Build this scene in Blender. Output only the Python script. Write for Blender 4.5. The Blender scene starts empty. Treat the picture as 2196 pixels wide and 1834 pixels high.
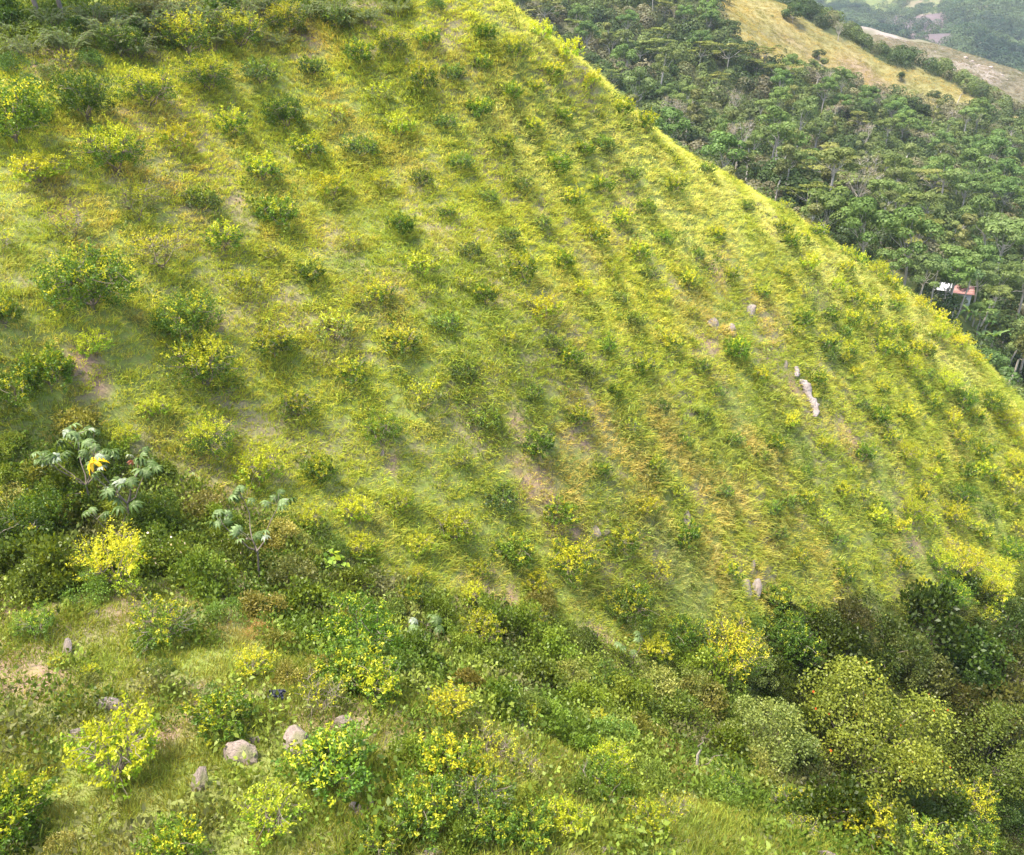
import bpy, math, random
import numpy as np
scene = bpy.context.scene
# ------------------------------------------------------------------ camera, sky, sun, exposure
cam_data = bpy.data.cameras.new('camera'); cam = bpy.data.objects.new('camera', cam_data)
scene.collection.objects.link(cam); scene.camera = cam
cam_data.sensor_fit = 'HORIZONTAL'; cam_data.sensor_width = 36.0
cam_data.lens = 36.0*1827/2196; cam_data.clip_start = .5; cam_data.clip_end = 6000
cam.location = (0, 0, 0); cam.rotation_euler = (math.radians(90-27), 0, 0)
SUN_DIR = np.array([-.34, -.10, .93]); SUN_DIR /= np.linalg.norm(SUN_DIR)
world = bpy.data.worlds.new('World'); scene.world = world; world.use_nodes = True
wn = world.node_tree; wn.nodes.clear()
sky = wn.nodes.new('ShaderNodeTexSky'); sky.sky_type = 'NISHITA'; sky.sun_disc = False
sky.sun_elevation = math.asin(SUN_DIR[2]); sky.sun_rotation = math.atan2(SUN_DIR[0], SUN_DIR[1])
sky.dust_density = 3.0; sky.air_density = 1.0
bg = wn.nodes.new('ShaderNodeBackground'); bg.inputs[1].default_value = .15
wo = wn.nodes.new('ShaderNodeOutputWorld')
wn.links.new(sky.outputs[0], bg.inputs[0]); wn.links.new(bg.outputs[0], wo.inputs[0])
sl = bpy.data.lights.new('sun', 'SUN'); sl.energy = 3.0; sl.angle = math.radians(13); sl.color = (1, .92, .76)
sun = bpy.data.objects.new('sun', sl); scene.collection.objects.link(sun)
from mathutils import Vector
sun.rotation_euler = Vector(SUN_DIR).to_track_quat('Z', 'Y').to_euler()
sun.location = (-30, 0, 60)
scene.view_settings.view_transform = 'Standard'; scene.view_settings.look = 'None'
scene.view_settings.gamma = 1.0; scene.view_settings.exposure = 1.88
scene.view_settings.use_curve_mapping = False
scene.render.engine = 'CYCLES'
scene.cycles.max_bounces = 6; scene.cycles.diffuse_bounces = 3; scene.cycles.glossy_bounces = 1
scene.cycles.transmission_bounces = 3; scene.cycles.transparent_max_bounces = 4; scene.cycles.volume_bounces = 0

# ---------- picture <-> place ----------
W0, H0, FPX, PITCH = 2196.0, 1834.0, 1827.0, math.radians(27)
CP, SP = math.cos(PITCH), math.sin(PITCH)
def ray(u, v):
    u = np.asarray(u, float); v = np.asarray(v, float)
    k = (v - H0/2)/FPX
    return np.stack([(u - W0/2)/FPX + 0*k, CP - k*SP, -SP - k*CP], -1)
def project(p):
    p = np.asarray(p, float); s = p[..., 1]*CP - p[..., 2]*SP
    kk = (-p[..., 1]*SP - p[..., 2]*CP)/s
    return p[..., 0]/s*FPX + W0/2, kk*FPX + H0/2, s
def noise2(x, y, scale, seed):
    r = np.random.RandomState(seed); n = 256
    g = r.rand(n, n)
    X = np.asarray(x)/scale + 1000.37; Y = np.asarray(y)/scale + 1000.91
    i = np.floor(X).astype(int); j = np.floor(Y).astype(int)
    fx = X - i; fy = Y - j; fx = fx*fx*(3-2*fx); fy = fy*fy*(3-2*fy)
    a = g[i % n, j % n]; b = g[(i+1) % n, j % n]; c = g[i % n, (j+1) % n]; d = g[(i+1) % n, (j+1) % n]
    return (a*(1-fx)+b*fx)*(1-fy) + (c*(1-fx)+d*fx)*fy
def fbm(x, y, scale, seed, octv=4):
    t = 0; a = 1; s = 0
    for o in range(octv):
        t = t + a*noise2(x, y, scale/2**o, seed+o); s += a; a *= .5
    return t/s
def smooth(a, b, x):
    t = np.clip((x-a)/(b-a), 0, 1); return t*t*(3-2*t)
def tps_fit(P, reg=0.0):
    P = np.asarray(P, float); n = len(P)
    d2 = ((P[:, None, :2]-P[None, :, :2])**2).sum(-1)
    K = np.where(d2 > 0, .5*d2*np.log(d2+1e-9), 0) + reg*np.eye(n)
    Q = np.c_[np.ones(n), P[:, :2]]
    A = np.block([[K, Q], [Q.T, np.zeros((3, 3))]])
    w = np.linalg.solve(A, np.r_[P[:, 2], 0, 0, 0])
    return P[:, :2].copy(), w
def tps_eval(m, x, y):
    C, w = m; out = w[-3] + w[-2]*x + w[-1]*y
    for (cx, cy), wi in zip(C, w[:-3]):
        d2 = (x-cx)**2 + (y-cy)**2
        out = out + wi*.5*d2*np.log(d2+1e-9)
    return out
class Field:
    """A height field z(x, y) held on a regular grid."""
    def __init__(f, pts, x0, x1, y0, y1, st, bumps, reg):
        f.x0, f.y0, f.st = x0, y0, st
        f.xs = np.arange(x0, x1+st/2, st); f.ys = np.arange(y0, y1+st/2, st)
        X, Y = np.meshgrid(f.xs, f.ys, indexing='ij')
        cs = st*4
        xs = np.arange(x0, x1+cs*2, cs); ys = np.arange(y0, y1+cs*2, cs)
        CX, CY = np.meshgrid(xs, ys, indexing='ij')
        f.c = tps_eval(tps_fit(pts, reg), CX, CY)
        i = (X-x0)/cs; j = (Y-y0)/cs; a = np.floor(i).astype(int); b = np.floor(j).astype(int); i -= a; j -= b
        def cub(t): return [-.5*t+t*t-.5*t**3, 1-2.5*t*t+1.5*t**3, .5*t+2*t*t-1.5*t**3, -.5*t*t+.5*t**3]
        ci, cj = cub(i), cub(j); Z = 0
        for p in range(4):
            for q in range(4):
                Z = Z + ci[p]*cj[q]*f.c[np.clip(a+p-1, 0, f.c.shape[0]-1), np.clip(b+q-1, 0, f.c.shape[1]-1)]
        f.Z = Z
        for k, (sc, am) in enumerate(bumps): f.Z = f.Z + (fbm(X, Y, sc, 11+k*7, 3)-.5)*am
        f.X, f.Y = X, Y
    def z(f, x, y):
        i = np.clip((np.asarray(x)-f.x0)/f.st, 0, len(f.xs)-1.001); j = np.clip((np.asarray(y)-f.y0)/f.st, 0, len(f.ys)-1.001)
        a = i.astype(int); b = j.astype(int); i = i-a; j = j-b; Z = f.Z
        return (Z[a, b]*(1-i)+Z[a+1, b]*i)*(1-j) + (Z[a, b+1]*(1-i)+Z[a+1, b+1]*i)*j
    def grad(f, x, y, e=1.0):
        return (f.z(x+e, y)-f.z(x-e, y))/(2*e), (f.z(x, y+e)-f.z(x, y-e))/(2*e)
    def inside(f, x, y):
        return (x > f.xs[0]) & (x < f.xs[-1]) & (y > f.ys[0]) & (y < f.ys[-1])
    def hit(f, u, v, s0=8, s1=None, n=700):
        d = ray(u, v); s1 = s1 or 1.3*abs(f.ys[-1])
        ss = np.geomspace(s0, s1, n)
        P = d[..., None, :]*ss[:, None]
        below = (P[..., 2] < f.z(P[..., 0], P[..., 1])) & f.inside(P[..., 0], P[..., 1])
        k = below.argmax(-1); ok = below.any(-1)
        s = ss[k]
        lo, hi = ss[np.maximum(k-1, 0)], ss[k]
        for _ in range(12):
            m = (lo+hi)/2; p = d*m[..., None]; b = p[..., 2] < f.z(p[..., 0], p[..., 1])
            hi = np.where(b, m, hi); lo = np.where(b, lo, m)
        return d*hi[..., None], np.where(ok, hi, np.inf)
def px_pts(rows):
    return [tuple(ray(u, v)*s) for u, v, s in rows]
NEAR = px_pts([(0,1834,19),(240,1834,19),(1098,1834,20),(1750,1834,24),(240,1600,22),(700,1650,22),(850,1500,26),(1200,1690,24),
 (100,1300,28),(400,1380,27),(100,1150,33),(500,1230,34.5),(900,1330,38),(1300,1430,43),(1600,1550,48),(1900,1650,54),(2196,1750,60),
 (0,950,35.5),(400,1000,38),(700,1100,39.5),(1100,1250,44),(1400,1300,48),(1700,1330,56),(2100,1400,65),
 (200,600,40),(0,700,35.5),(820,480,50),(900,60,58),(600,300,51.5),(200,100,48),(200,5,53),(400,50,53),
 (1300,530,60),(1400,900,53),(1100,750,48),(1700,850,64),(2000,1000,74),(2196,1170,78),(1250,330,64),
 (1060,30,61),(1230,140,65),(1180,110,65),(1330,230,68),(1560,380,76),(1760,510,82),(1980,650,87),(2130,820,87),(2196,930,85.5)]) + [
 (6,84,-11),(16,91,-22),(28,96,-30),(40,100,-38),(54,102,-45),(66,90,-50),(-12,78,4),(-26,78,6),(-50,62,3),(-14,100,-4),(-14,120,-16),
 (60,66,-45),(75,70,-54),(72,50,-60),(45,34,-56),(60,20,-64),(25,20,-34),(45,5,-42),(0,0,-17),(-30,5,-15),(20,0,-20),(-60,30,-3),(-32,22,-14),(-40,48,-4),(0,125,-45),(50,130,-62),(90,100,-64),(90,30,-68),(90,-20,-50),(-60,-20,-15),(0,-20,-19)]
HILL = Field(NEAR, -60, 92, -20, 126, .5, [(9, .9), (2.5, .12)], 2.0)
# ------------------------------------------------------------------ materials
def new_mat(name):
    m = bpy.data.materials.new(name); m.use_nodes = True; m.node_tree.nodes.clear(); return m, m.node_tree
def N(t, kind, **kw):
    n = t.nodes.new(kind)
    for k, v in kw.items(): setattr(n, k, v)
    return n
def mixc(t, a, b, fac, mode='MIX'):
    n = N(t, 'ShaderNodeMix', data_type='RGBA', blend_type=mode)
    for s, v in ((n.inputs[0], fac), (n.inputs[6], a), (n.inputs[7], b)):
        if isinstance(v, (int, float)): s.default_value = v
        elif isinstance(v, tuple): s.default_value = v if len(v) == 4 else v+(1,)
        else: t.links.new(v, s)
    return n.outputs[2]
def leaf_material(name, trans=.38, gloss=.02, instanced=False, tboost=(1.5, 1.35, .6)):
    m, t = new_mat(name)
    a = N(t, 'ShaderNodeAttribute', attribute_name='tint').outputs['Color']
    if instanced:
        c = mixc(t, a, N(t, 'ShaderNodeAttribute', attribute_name='itint', attribute_type='INSTANCER').outputs['Color'], 1.0, 'MULTIPLY')
    else:
        c = mixc(t, a, N(t, 'ShaderNodeObjectInfo').outputs['Color'], 1.0, 'MULTIPLY')
    d = N(t, 'ShaderNodeBsdfDiffuse'); t.links.new(c, d.inputs[0])
    tr = N(t, 'ShaderNodeBsdfTranslucent'); t.links.new(mixc(t, c, tboost, 1.0, 'MULTIPLY'), tr.inputs[0])
    mx = N(t, 'ShaderNodeMixShader'); mx.inputs[0].default_value = trans
    t.links.new(d.outputs[0], mx.inputs[1]); t.links.new(tr.outputs[0], mx.inputs[2])
    g = N(t, 'ShaderNodeBsdfGlossy'); g.inputs['Roughness'].default_value = .45
    m2 = N(t, 'ShaderNodeMixShader'); m2.inputs[0].default_value = gloss
    t.links.new(mx.outputs[0], m2.inputs[1]); t.links.new(g.outputs[0], m2.inputs[2])
    o = N(t, 'ShaderNodeOutputMaterial'); t.links.new(m2.outputs[0], o.inputs[0]); return m
def noisy_material(name, c1, c2, c3, scale, rough=.9, bump=.3, use_tint=False, detail=8, stretch=(1, 1, 1)):
    m, t = new_mat(name)
    tc = N(t, 'ShaderNodeTexCoord'); mp = N(t, 'ShaderNodeMapping'); mp.inputs['Scale'].default_value = stretch
    t.links.new(tc.outputs['Object'], mp.inputs[0])
    n1 = N(t, 'ShaderNodeTexNoise'); n1.inputs['Scale'].default_value = scale; n1.inputs['Detail'].default_value = detail; n1.inputs['Roughness'].default_value = .65
    n2 = N(t, 'ShaderNodeTexNoise'); n2.inputs['Scale'].default_value = scale*.23; n2.inputs['Detail'].default_value = 5
    for n in (n1, n2): t.links.new(mp.outputs[0], n.inputs['Vector'])
    def rng(n, a, b):
        r = N(t, 'ShaderNodeMapRange'); r.inputs[1].default_value = a; r.inputs[2].default_value = b
        t.links.new(n.outputs[0], r.inputs[0]); return r.outputs[0]
    c = mixc(t, c1, c2, rng(n1, .35, .65)); c = mixc(t, c, c3, rng(n2, .45, .68))
    if use_tint:
        a = N(t, 'ShaderNodeAttribute', attribute_name='tint').outputs['Color']; c = mixc(t, c, a, 1.0, 'MULTIPLY')
    p = N(t, 'ShaderNodeBsdfPrincipled'); p.inputs['Roughness'].default_value = rough; p.inputs['Specular IOR Level'].default_value = .2
    t.links.new(c, p.inputs['Base Color'])
    if bump:
        b = N(t, 'ShaderNodeBump'); b.inputs['Strength'].default_value = bump; b.inputs['Distance'].default_value = .5/scale
        t.links.new(n1.outputs[0], b.inputs['Height']); t.links.new(b.outputs[0], p.inputs['Normal'])
    o = N(t, 'ShaderNodeOutputMaterial'); t.links.new(p.outputs[0], o.inputs[0]); return m
M_LEAF = leaf_material('leaf'); M_TREE = leaf_material('tree_leaf', .3, .01, tboost=(1.2, 1.25, .7))
M_GRASS = leaf_material('grass_blade', .42, .01, True, (1.25, 1.2, .7)); M_COVER = leaf_material('cover_leaf', .32, .015, True)
M_BARK = noisy_material('bark', (.19, .155, .12), (.12, .095, .07), (.24, .20, .16), 6, stretch=(1, 1, .3))
M_PALEBARK = noisy_material('pale_bark', (.42, .38, .32), (.28, .24, .20), (.5, .46, .4), 1.2, stretch=(1, 1, .3))
M_SOIL = noisy_material('soil', (.25, .19, .13), (.16, .12, .085), (.22, .20, .09), 11.0, use_tint=True, bump=1.0)
M_ROCK = noisy_material('rock', (.34, .30, .28), (.15, .12, .10), (.26, .21, .17), 2.2, bump=1.0, stretch=(1, 1, .5))
M_DARKROCK = noisy_material('mossy_rock', (.30, .24, .20), (.18, .14, .12), (.16, .17, .07), 4.0, bump=.9)
M_VALLEY = noisy_material('valley_ground', (1, 1, 1), (.62, .62, .6), (.9, .92, .85), .25, use_tint=True, bump=.4)
M_FAR = noisy_material('far_ground', (1, 1, 1), (.6, .62, .6), (.85, .85, .85), .03, use_tint=True, bump=.5)
# ------------------------------------------------------------------ mesh helpers
def lerp(a, b, t): return a*(1-t)+b*t
def nrm(a): return a/np.maximum(np.linalg.norm(a, axis=-1, keepdims=True), 1e-9)
def qmesh(name, blocks, mat, smooth=False):
    V = np.concatenate([b[0] for b in blocks]); C = np.concatenate([b[2] for b in blocks]); off = 0; Q = []
    for b in blocks: Q.append(b[1]+off); off += len(b[0])
    Q = np.concatenate(Q).astype(np.int32); me = bpy.data.meshes.new(name)
    me.vertices.add(len(V)); me.vertices.foreach_set('co', V.astype(np.float32).ravel())
    me.loops.add(Q.size); me.loops.foreach_set('vertex_index', Q.ravel())
    me.polygons.add(len(Q)); me.polygons.foreach_set('loop_start', np.arange(0, Q.size, 4, dtype=np.int32))
    a = me.attributes.new('tint', 'FLOAT_COLOR', 'POINT')
    a.data.foreach_set('color', np.c_[C, np.ones(len(C))].astype(np.float32).ravel())
    if smooth: me.polygons.foreach_set('use_smooth', np.ones(len(Q), bool))
    me.materials.append(mat); me.update(calc_edges=True); return me
def leaves(base, d, length, width, col, rng, fold=.12):
    """One folded leaf-shaped quad for each row."""
    n = len(base); d = nrm(d); s = nrm(np.cross(d, nrm(rng.randn(n, 3)))); up = np.cross(s, d)
    L = np.broadcast_to(length, (n,))[:, None]; W = np.broadcast_to(width, (n,))[:, None]
    V = np.stack([base, base+d*L*.5+s*W*.5+up*L*fold, base+d*L, base+d*L*.45-s*W*.5+up*L*fold], 1).reshape(-1, 3)
    return V, np.arange(4*n).reshape(-1, 4), np.repeat(np.broadcast_to(col, (n, 3)), 4, 0)
def cards(base, nor, size, col, rng):
    """Leaf clumps: ragged quads lying roughly across the given normals."""
    n = len(base); nor = nrm(nor+rng.randn(n, 3)*.28); s = nrm(np.cross(nor, rng.randn(n, 3))); t = np.cross(nor, s)
    S = np.broadcast_to(size, (n,))[:, None]
    j = lambda: (.55+.7*rng.rand(n, 1))*.5*S
    V = np.stack([base+s*j(), base+t*j()*.8+nor*S*.1, base-s*j(), base-t*j()*.8-nor*S*.08], 1).reshape(-1, 3)
    return V, np.arange(4*n).reshape(-1, 4), np.repeat(np.broadcast_to(col, (n, 3)), 4, 0)
def tube(path, radii, sides=5, col=(1, 1, 1)):
    P = np.asarray(path, float); n = len(P); T = np.gradient(P, axis=0); T = nrm(T)
    a = np.where(np.abs(T[:, 2:3]) < .9, np.array([[0, 0, 1.]]), np.array([[1., 0, 0]]))
    X = nrm(np.cross(T, a)); Y = np.cross(T, X); an = np.arange(sides)*2*math.pi/sides
    R = np.broadcast_to(radii, (n,))[:, None, None]
    V = (P[:, None]+R*(X[:, None]*np.cos(an)[None, :, None]+Y[:, None]*np.sin(an)[None, :, None])).reshape(-1, 3)
    Q = [(i*sides+j, i*sides+(j+1) % sides, (i+1)*sides+(j+1) % sides, (i+1)*sides+j) for i in range(n-1) for j in range(sides)]
    return V, np.array(Q), np.broadcast_to(col, (len(V), 3))
def bend(a, b, sag, rng, n=5, wob=.05):
    t = np.linspace(0, 1, n)[:, None]; a = np.asarray(a, float); b = np.asarray(b, float)
    p = a*(1-t)+b*t; p[:, 2] += sag*np.sin(t[:, 0]*math.pi); L = np.linalg.norm(b-a)
    p[1:-1] += rng.randn(n-2, 3)*wob*L; return p
def link(name, me, parent=None, **props):
    o = bpy.data.objects.new(name, me); scene.collection.objects.link(o)
    if parent is not None: o.parent = parent
    for k, v in props.items(): o[k] = v
    return o
REG = []     # things whose labels are written at the end: (object, description, kind)
def thing(name, meshes, loc, rz, scl, cat, group, desc, tint=None, tilt=(0, 0), label=None):
    """An Empty at the base of a plant that parents one object for each part."""
    r = bpy.data.objects.new(name, None); scene.collection.objects.link(r)
    r.location = loc; r.rotation_euler = (tilt[0], tilt[1], rz); r.scale = scl if hasattr(scl, '__len__') else (scl,)*3
    r['category'] = cat; r.empty_display_size = .2
    if group: r['group'] = group
    if label: r['label'] = label
    else: REG.append((r, desc, tuple(loc)))
    for pn, me in meshes:
        o = link(pn, me, r)
        if me.name.startswith('citrus_young') and 'yellow leaved' not in desc: o['label'] = 'bright yellow young leaves'
        if tint is not None and pn not in ('trunk', 'branches'): o.color = tuple(tint)+(1,)
    return r
def grid_object(name, F, col, mat, step=1, y0=None):
    X, Y, Z = F.X[::step, ::step], F.Y[::step, ::step], F.Z[::step, ::step]
    nx, ny = X.shape; V = np.stack([X, Y, Z], -1).reshape(-1, 3)
    i, j = np.meshgrid(np.arange(nx-1), np.arange(ny-1), indexing='ij'); a = (i*ny+j).ravel()
    Q = np.stack([a, a+ny, a+ny+1, a+1], -1)
    return link(name, qmesh(name, [(V, Q, col(X.ravel(), Y.ravel(), Z.ravel()))], mat, True), kind='structure')
def scatter(name, label, protos, P, rot, scl, idx, tint, cat=None):
    """One 'stuff' object: clumps instanced on points with a colour and a size each."""
    coll = bpy.data.collections.new(name+'_kinds')
    for k, me in enumerate(protos):
        coll.objects.link(bpy.data.objects.new('%s_kind_%02d' % (name, k), me))
    me = bpy.data.meshes.new(name); n = len(P)
    me.vertices.add(n); me.vertices.foreach_set('co', np.asarray(P, np.float32).ravel())
    def at(nm, ty, key, v, dt=np.float32):
        a = me.attributes.new(nm, ty, 'POINT'); a.data.foreach_set(key, np.asarray(v, dt).ravel())
    at('rot', 'FLOAT_VECTOR', 'vector', rot); at('scl', 'FLOAT_VECTOR', 'vector', scl)
    at('idx', 'INT', 'value', idx, np.int32); at('itint', 'FLOAT_COLOR', 'color', np.c_[tint, np.ones(n)])
    me.update(); ob = link(name, me, kind='stuff', label=label)
    if cat: ob['category'] = cat
    g = bpy.data.node_groups.new(name, 'GeometryNodeTree')
    g.interface.new_socket('Geometry', in_out='INPUT', socket_type='NodeSocketGeometry')
    g.interface.new_socket('Geometry', in_out='OUTPUT', socket_type='NodeSocketGeometry')
    gi, go = g.nodes.new('NodeGroupInput'), g.nodes.new('NodeGroupOutput')
    ci = g.nodes.new('GeometryNodeCollectionInfo'); ci.inputs['Collection'].default_value = coll
    ci.inputs['Separate Children'].default_value = True; ci.inputs['Reset Children'].default_value = True
    ip = g.nodes.new('GeometryNodeInstanceOnPoints'); ip.inputs['Pick Instance'].default_value = True
    def na(nm, ty):
        a = g.nodes.new('GeometryNodeInputNamedAttribute'); a.data_type = ty; a.inputs['Name'].default_value = nm
        return next(s for s in a.outputs if s.enabled and s.name == 'Attribute')
    L = g.links.new
    L(gi.outputs[0], ip.inputs['Points']); L(ci.outputs[0], ip.inputs['Instance'])
    L(na('idx', 'INT'), ip.inputs['Instance Index']); L(na('rot', 'FLOAT_VECTOR'), ip.inputs['Rotation'])
    L(na('scl', 'FLOAT_VECTOR'), ip.inputs['Scale']); L(ip.outputs[0], go.inputs[0])
    md = ob.modifiers.new('scatter', 'NODES'); md.node_group = g
    return ob
def in_poly(x, y, poly):
    r = np.zeros(np.shape(x), bool); n = len(poly)
    for i in range(n):
        (x1, y1), (x2, y2) = poly[i], poly[(i+1) % n]
        c = (y1 > y) != (y2 > y); r ^= c & (x < (x2-x1)*(y-y1)/((y2-y1) or 1e-9)+x1)
    return r
def ground_poly(px, F=None):
    F = F or HILL; out = []
    for u, v in px:
        for k in range(60):
            P, s = F.hit(np.array([float(u)]), np.array([v+6.0*k]))
            if np.isfinite(s[0]): break
        q = P[0][:2]; out.append(tuple(q*(1.0 if k == 0 else 1.06)))
    return out
def edge_soft(x, y, poly, r):
    """1 inside, fading over r metres outside, with a ragged edge."""
    q = (fbm(x, y, 5, 91, 3)-.5)*r*2.2; q2 = (fbm(x, y, 5, 95, 3)-.5)*r*2.2
    return in_poly(x+q, y+q2, poly).astype(float)
# ------------------------------------------------------------------ the land
def px_drop(rows):
    return [tuple(np.array(ray(u, v)*s)-np.array([0, 0, d])) for u, v, s, d in rows]
VAL_PTS = px_drop([(2150,870,132,7),(2050,650,150,2),(2190,720,150,8),(1900,570,137,10),(1760,480,140,10),(2100,450,190,10),(1950,350,200,10),
 (2196,320,270,8),(2100,260,290,6),(1800,300,225,10),(1600,260,205,10),(1400,250,180,10),(1400,150,215,10),(1200,60,235,10),(1300,20,260,9),
 (1500,60,262,7),(1570,20,290,0),(1700,130,305,0),(1800,160,310,0),(1900,185,315,0),(2000,205,320,0),(2110,225,328,0),
 (1735,36,345,0),(1800,75,345,0),(1850,105,343,0),(1950,138,340,0),(2040,172,338,0),(2120,215,336,0),(2196,262,336,0)])
VAL_PTS += [(60,110,-64),(90,115,-66),(20,110,-52),(120,120,-72),(160,160,-66),(200,230,-60),(0,130,-48),(-60,160,-30),(-100,250,-5),
 (-60,350,15),(0,330,5),(60,420,2),(85,440,-6),(130,420,-34),(180,430,-50),(260,430,-70),(300,360,-72),(300,200,-80),(300,100,-90)]
VALLEY = Field(VAL_PTS, -100, 340, 92, 470, 2, [(30, 5), (8, 1.4)], 4.0)
RIDGE_PTS = px_drop([(1760,45,500,0),(1840,56,490,0),(1950,82,485,0),(2060,112,480,0),(2130,140,478,0),(2196,158,475,0),
 (1850,120,445,4),(1950,130,440,4),(2100,190,430,4),(2196,230,420,6)])
RIDGE_PTS += [(60,620,-20),(200,650,-60),(330,620,-110),(400,560,-110),(430,480,-100),(120,440,-50),(300,400,-80),(20,540,6),(380,400,-90)]
RIDGE = Field(RIDGE_PTS, 40, 460, 425, 660, 3, [(25, 4), (7, 1.5)], 2.0)
FAR_PTS = px_drop([(1700,40,1000,0),(1850,70,1000,0),(1950,100,980,0),(2050,110,900,0),(2196,170,800,0),(2000,30,1150,0),(2120,40,1000,0),
 (2196,20,1050,0),(1900,10,1200,0),(1750,0,1200,0),(2196,-300,1500,0),(1900,-300,1700,0),(1600,-300,1700,0),(1500,0,1100,0),(2500,0,1000,0),(2500,200,750,0)])
FAR_PTS += [(300,640,-150),(500,650,-160),(800,800,-60),(150,700,-110)]
FAR = Field(FAR_PTS, 100, 1500, 640, 2000, 12, [(160, 60), (45, 14)], 8.0)
SCRUB = ground_poly([(-60,960),(180,925),(330,950),(420,1040),(560,1075),(680,1130),(800,1230),(960,1300),(1080,1290),(1200,1330),(1330,1400),(1500,1360),(1700,1320),
 (1850,1270),(2000,1330),(2196,1260),(2300,1200),(2300,1834),(1850,1834),(1700,1740),(1450,1700),(1250,1620),(1080,1545),(900,1490),(760,1450),(600,1400),(540,1330),
 (420,1290),(250,1285),(120,1300),(-60,1310)])
TOPSCRUB = ground_poly([(-60,120),(120,115),(260,120),(420,85),(560,55),(700,30),(850,8),(1000,-14),(1000,-40),(-60,-40)])
TOPSCRUB = TOPSCRUB[:8] + [(-14, 95), (-60, 95)]
def blobs(x, y, lst):
    t = np.zeros(np.shape(x))
    for cx, cy, r in lst: t = np.maximum(t, 1-smooth(.5, 1.25, np.hypot(x-cx, y-cy)/r+(fbm(x, y, 2.5, 55, 3)-.5)*.8))
    return t
def world_blobs(rows, F=None):
    F = F or HILL; P, s = F.hit([r[0] for r in rows], [r[1] for r in rows]); return [(P[i][0], P[i][1], rows[i][2]) for i in range(len(rows)) if np.isfinite(s[i])]
BARE = world_blobs([(110,110,2.2),(190,1320,1.9),(130,1400,1.6),(60,1440,1.6),(40,1290,1.2),(1160,1035,1.4),(1215,1120,1.4),(1300,950,1.3),(450,680,.9),(175,795,.9),(1070,1265,1.0),
 (560,1110,.6),(1520,740,1.3),(1830,950,1.5),(1880,1030,1.2),(1650,780,1.2),(1700,830,1.0),(1290,1365,1.0),(1475,1425,1.2),(1410,1600,1.4),(1180,1600,.8),(860,1680,.6),(360,1570,.8),
 (95,1560,.7),(430,1480,.6),(1950,1150,1.5),(2040,1170,1.3),(2090,1340,1.5),(640,90,1.3),(1240,960,1.0),(820,980,.9),(1110,900,.8),(1060,640,.6),(1500,1080,1.0),(1590,1220,1.2),
 (130,450,.8),(440,90,1),(900,640,.6),(780,590,.6),(500,430,.7),(280,260,.8),(1720,1250,1.3),(1350,1010,1.2),(430,1500,.7),(700,1540,.9),(560,1150,.5),(1440,560,.8),(1530,580,.9)])
DRY = world_blobs([(1700,1245,3.0),(1660,1300,2.4),(1760,1180,2.2),(1500,1170,2.0),(1540,1000,1.8),(1370,1000,2.4),(1340,1100,2.0),(1550,720,2.4),(1650,690,1.6),(1520,1050,1.8),(500,1355,1.6),
 (680,60,2.4),(1200,960,2.6),(700,240,1.8),(1300,900,2.0),(1680,1100,2.2),(1620,960,2),(1470,620,1.6),(1830,980,1.4),(620,1560,1.2),(880,1350,1.6),(1430,930,2.2),(1240,870,1.4),(1640,840,1.6)])
BLUISH = world_blobs([(1460,1260,2.6),(1440,1210,2.0),(1960,1190,2.6),(1990,1270,2.6),(2020,1340,2.0),(1900,1060,2.0),(1880,1000,1.8),(2130,1130,2.2),(1700,950,1.6),(830,1330,1.2),
 (500,470,1.4),(730,560,1.0),(1780,760,2),(1750,640,2),(1560,860,1.6),(1250,560,1.2)])
CREST_GLOW = world_blobs([(1290,190,4.5),(1340,280,4),(1450,350,4.5),(1550,420,4.5),(1680,500,4.5),(1420,440,4),(1250,320,4),(1840,600,4.5),(1980,700,4.5),(2060,800,4.5),(1150,130,4),(1330,420,3.5),
 (2150,900,4),(1100,330,3.5),(1750,560,4)])
def grass_tint(x, y):
    """Grass colour: fresh, yellowing, straw and rust patches, with sun glow painted near the crest."""
    n1 = fbm(x, y, 7, 21, 4); n2 = fbm(x, y, 2.0, 31, 3); n3 = fbm(x, y, 14, 41, 3); n4 = fbm(x, y, 1.0, 51, 2)
    lime = np.array([.42, .465, .060]); green = np.array([.28, .345, .05]); straw = np.array([.50, .43, .16]); rust = np.array([.46, .33, .13]); pale = np.array([.55, .58, .18]); blue = np.array([.22, .30, .11])
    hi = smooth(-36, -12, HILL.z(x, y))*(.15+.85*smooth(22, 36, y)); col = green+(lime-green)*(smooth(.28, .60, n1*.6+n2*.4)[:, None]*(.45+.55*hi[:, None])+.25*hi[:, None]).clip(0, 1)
    col = lerp(col, straw, (smooth(.52, .78, n2)*.42)[:, None])
    col = lerp(col, rust, (smooth(.62, .8, n4*.5+n3*.5)*.5)[:, None])
    col = lerp(col, pale, (blobs(x, y, CREST_GLOW)*.6*smooth(.25, .5, n2))[:, None])  # sunlit glow of crest and upper slope, painted as paler grass
    col = lerp(col, rust*(.8+.5*n4)[:, None], (blobs(x, y, DRY)*(.08+.34*smooth(.35, .65, n2)))[:, None])
    col = lerp(col, blue, (blobs(x, y, BLUISH)*.5)[:, None])
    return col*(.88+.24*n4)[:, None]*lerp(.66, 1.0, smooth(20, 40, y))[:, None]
def soil_col(x, y, z):
    c = np.ones((len(x), 3)); t = smooth(.35, .6, fbm(x, y, 3, 61, 3))[:, None]
    c = lerp(c, np.array([.75, 1.15, .38]), .25+t*.65); b = (blobs(x, y, BARE)*smooth(.3, .6, fbm(x, y, 1.3, 66, 3)))[:, None]
    return lerp(c, np.array([1.15, 1.0, 1.05]), b)
grid_object('hillside', HILL, soil_col, M_SOIL)
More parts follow.
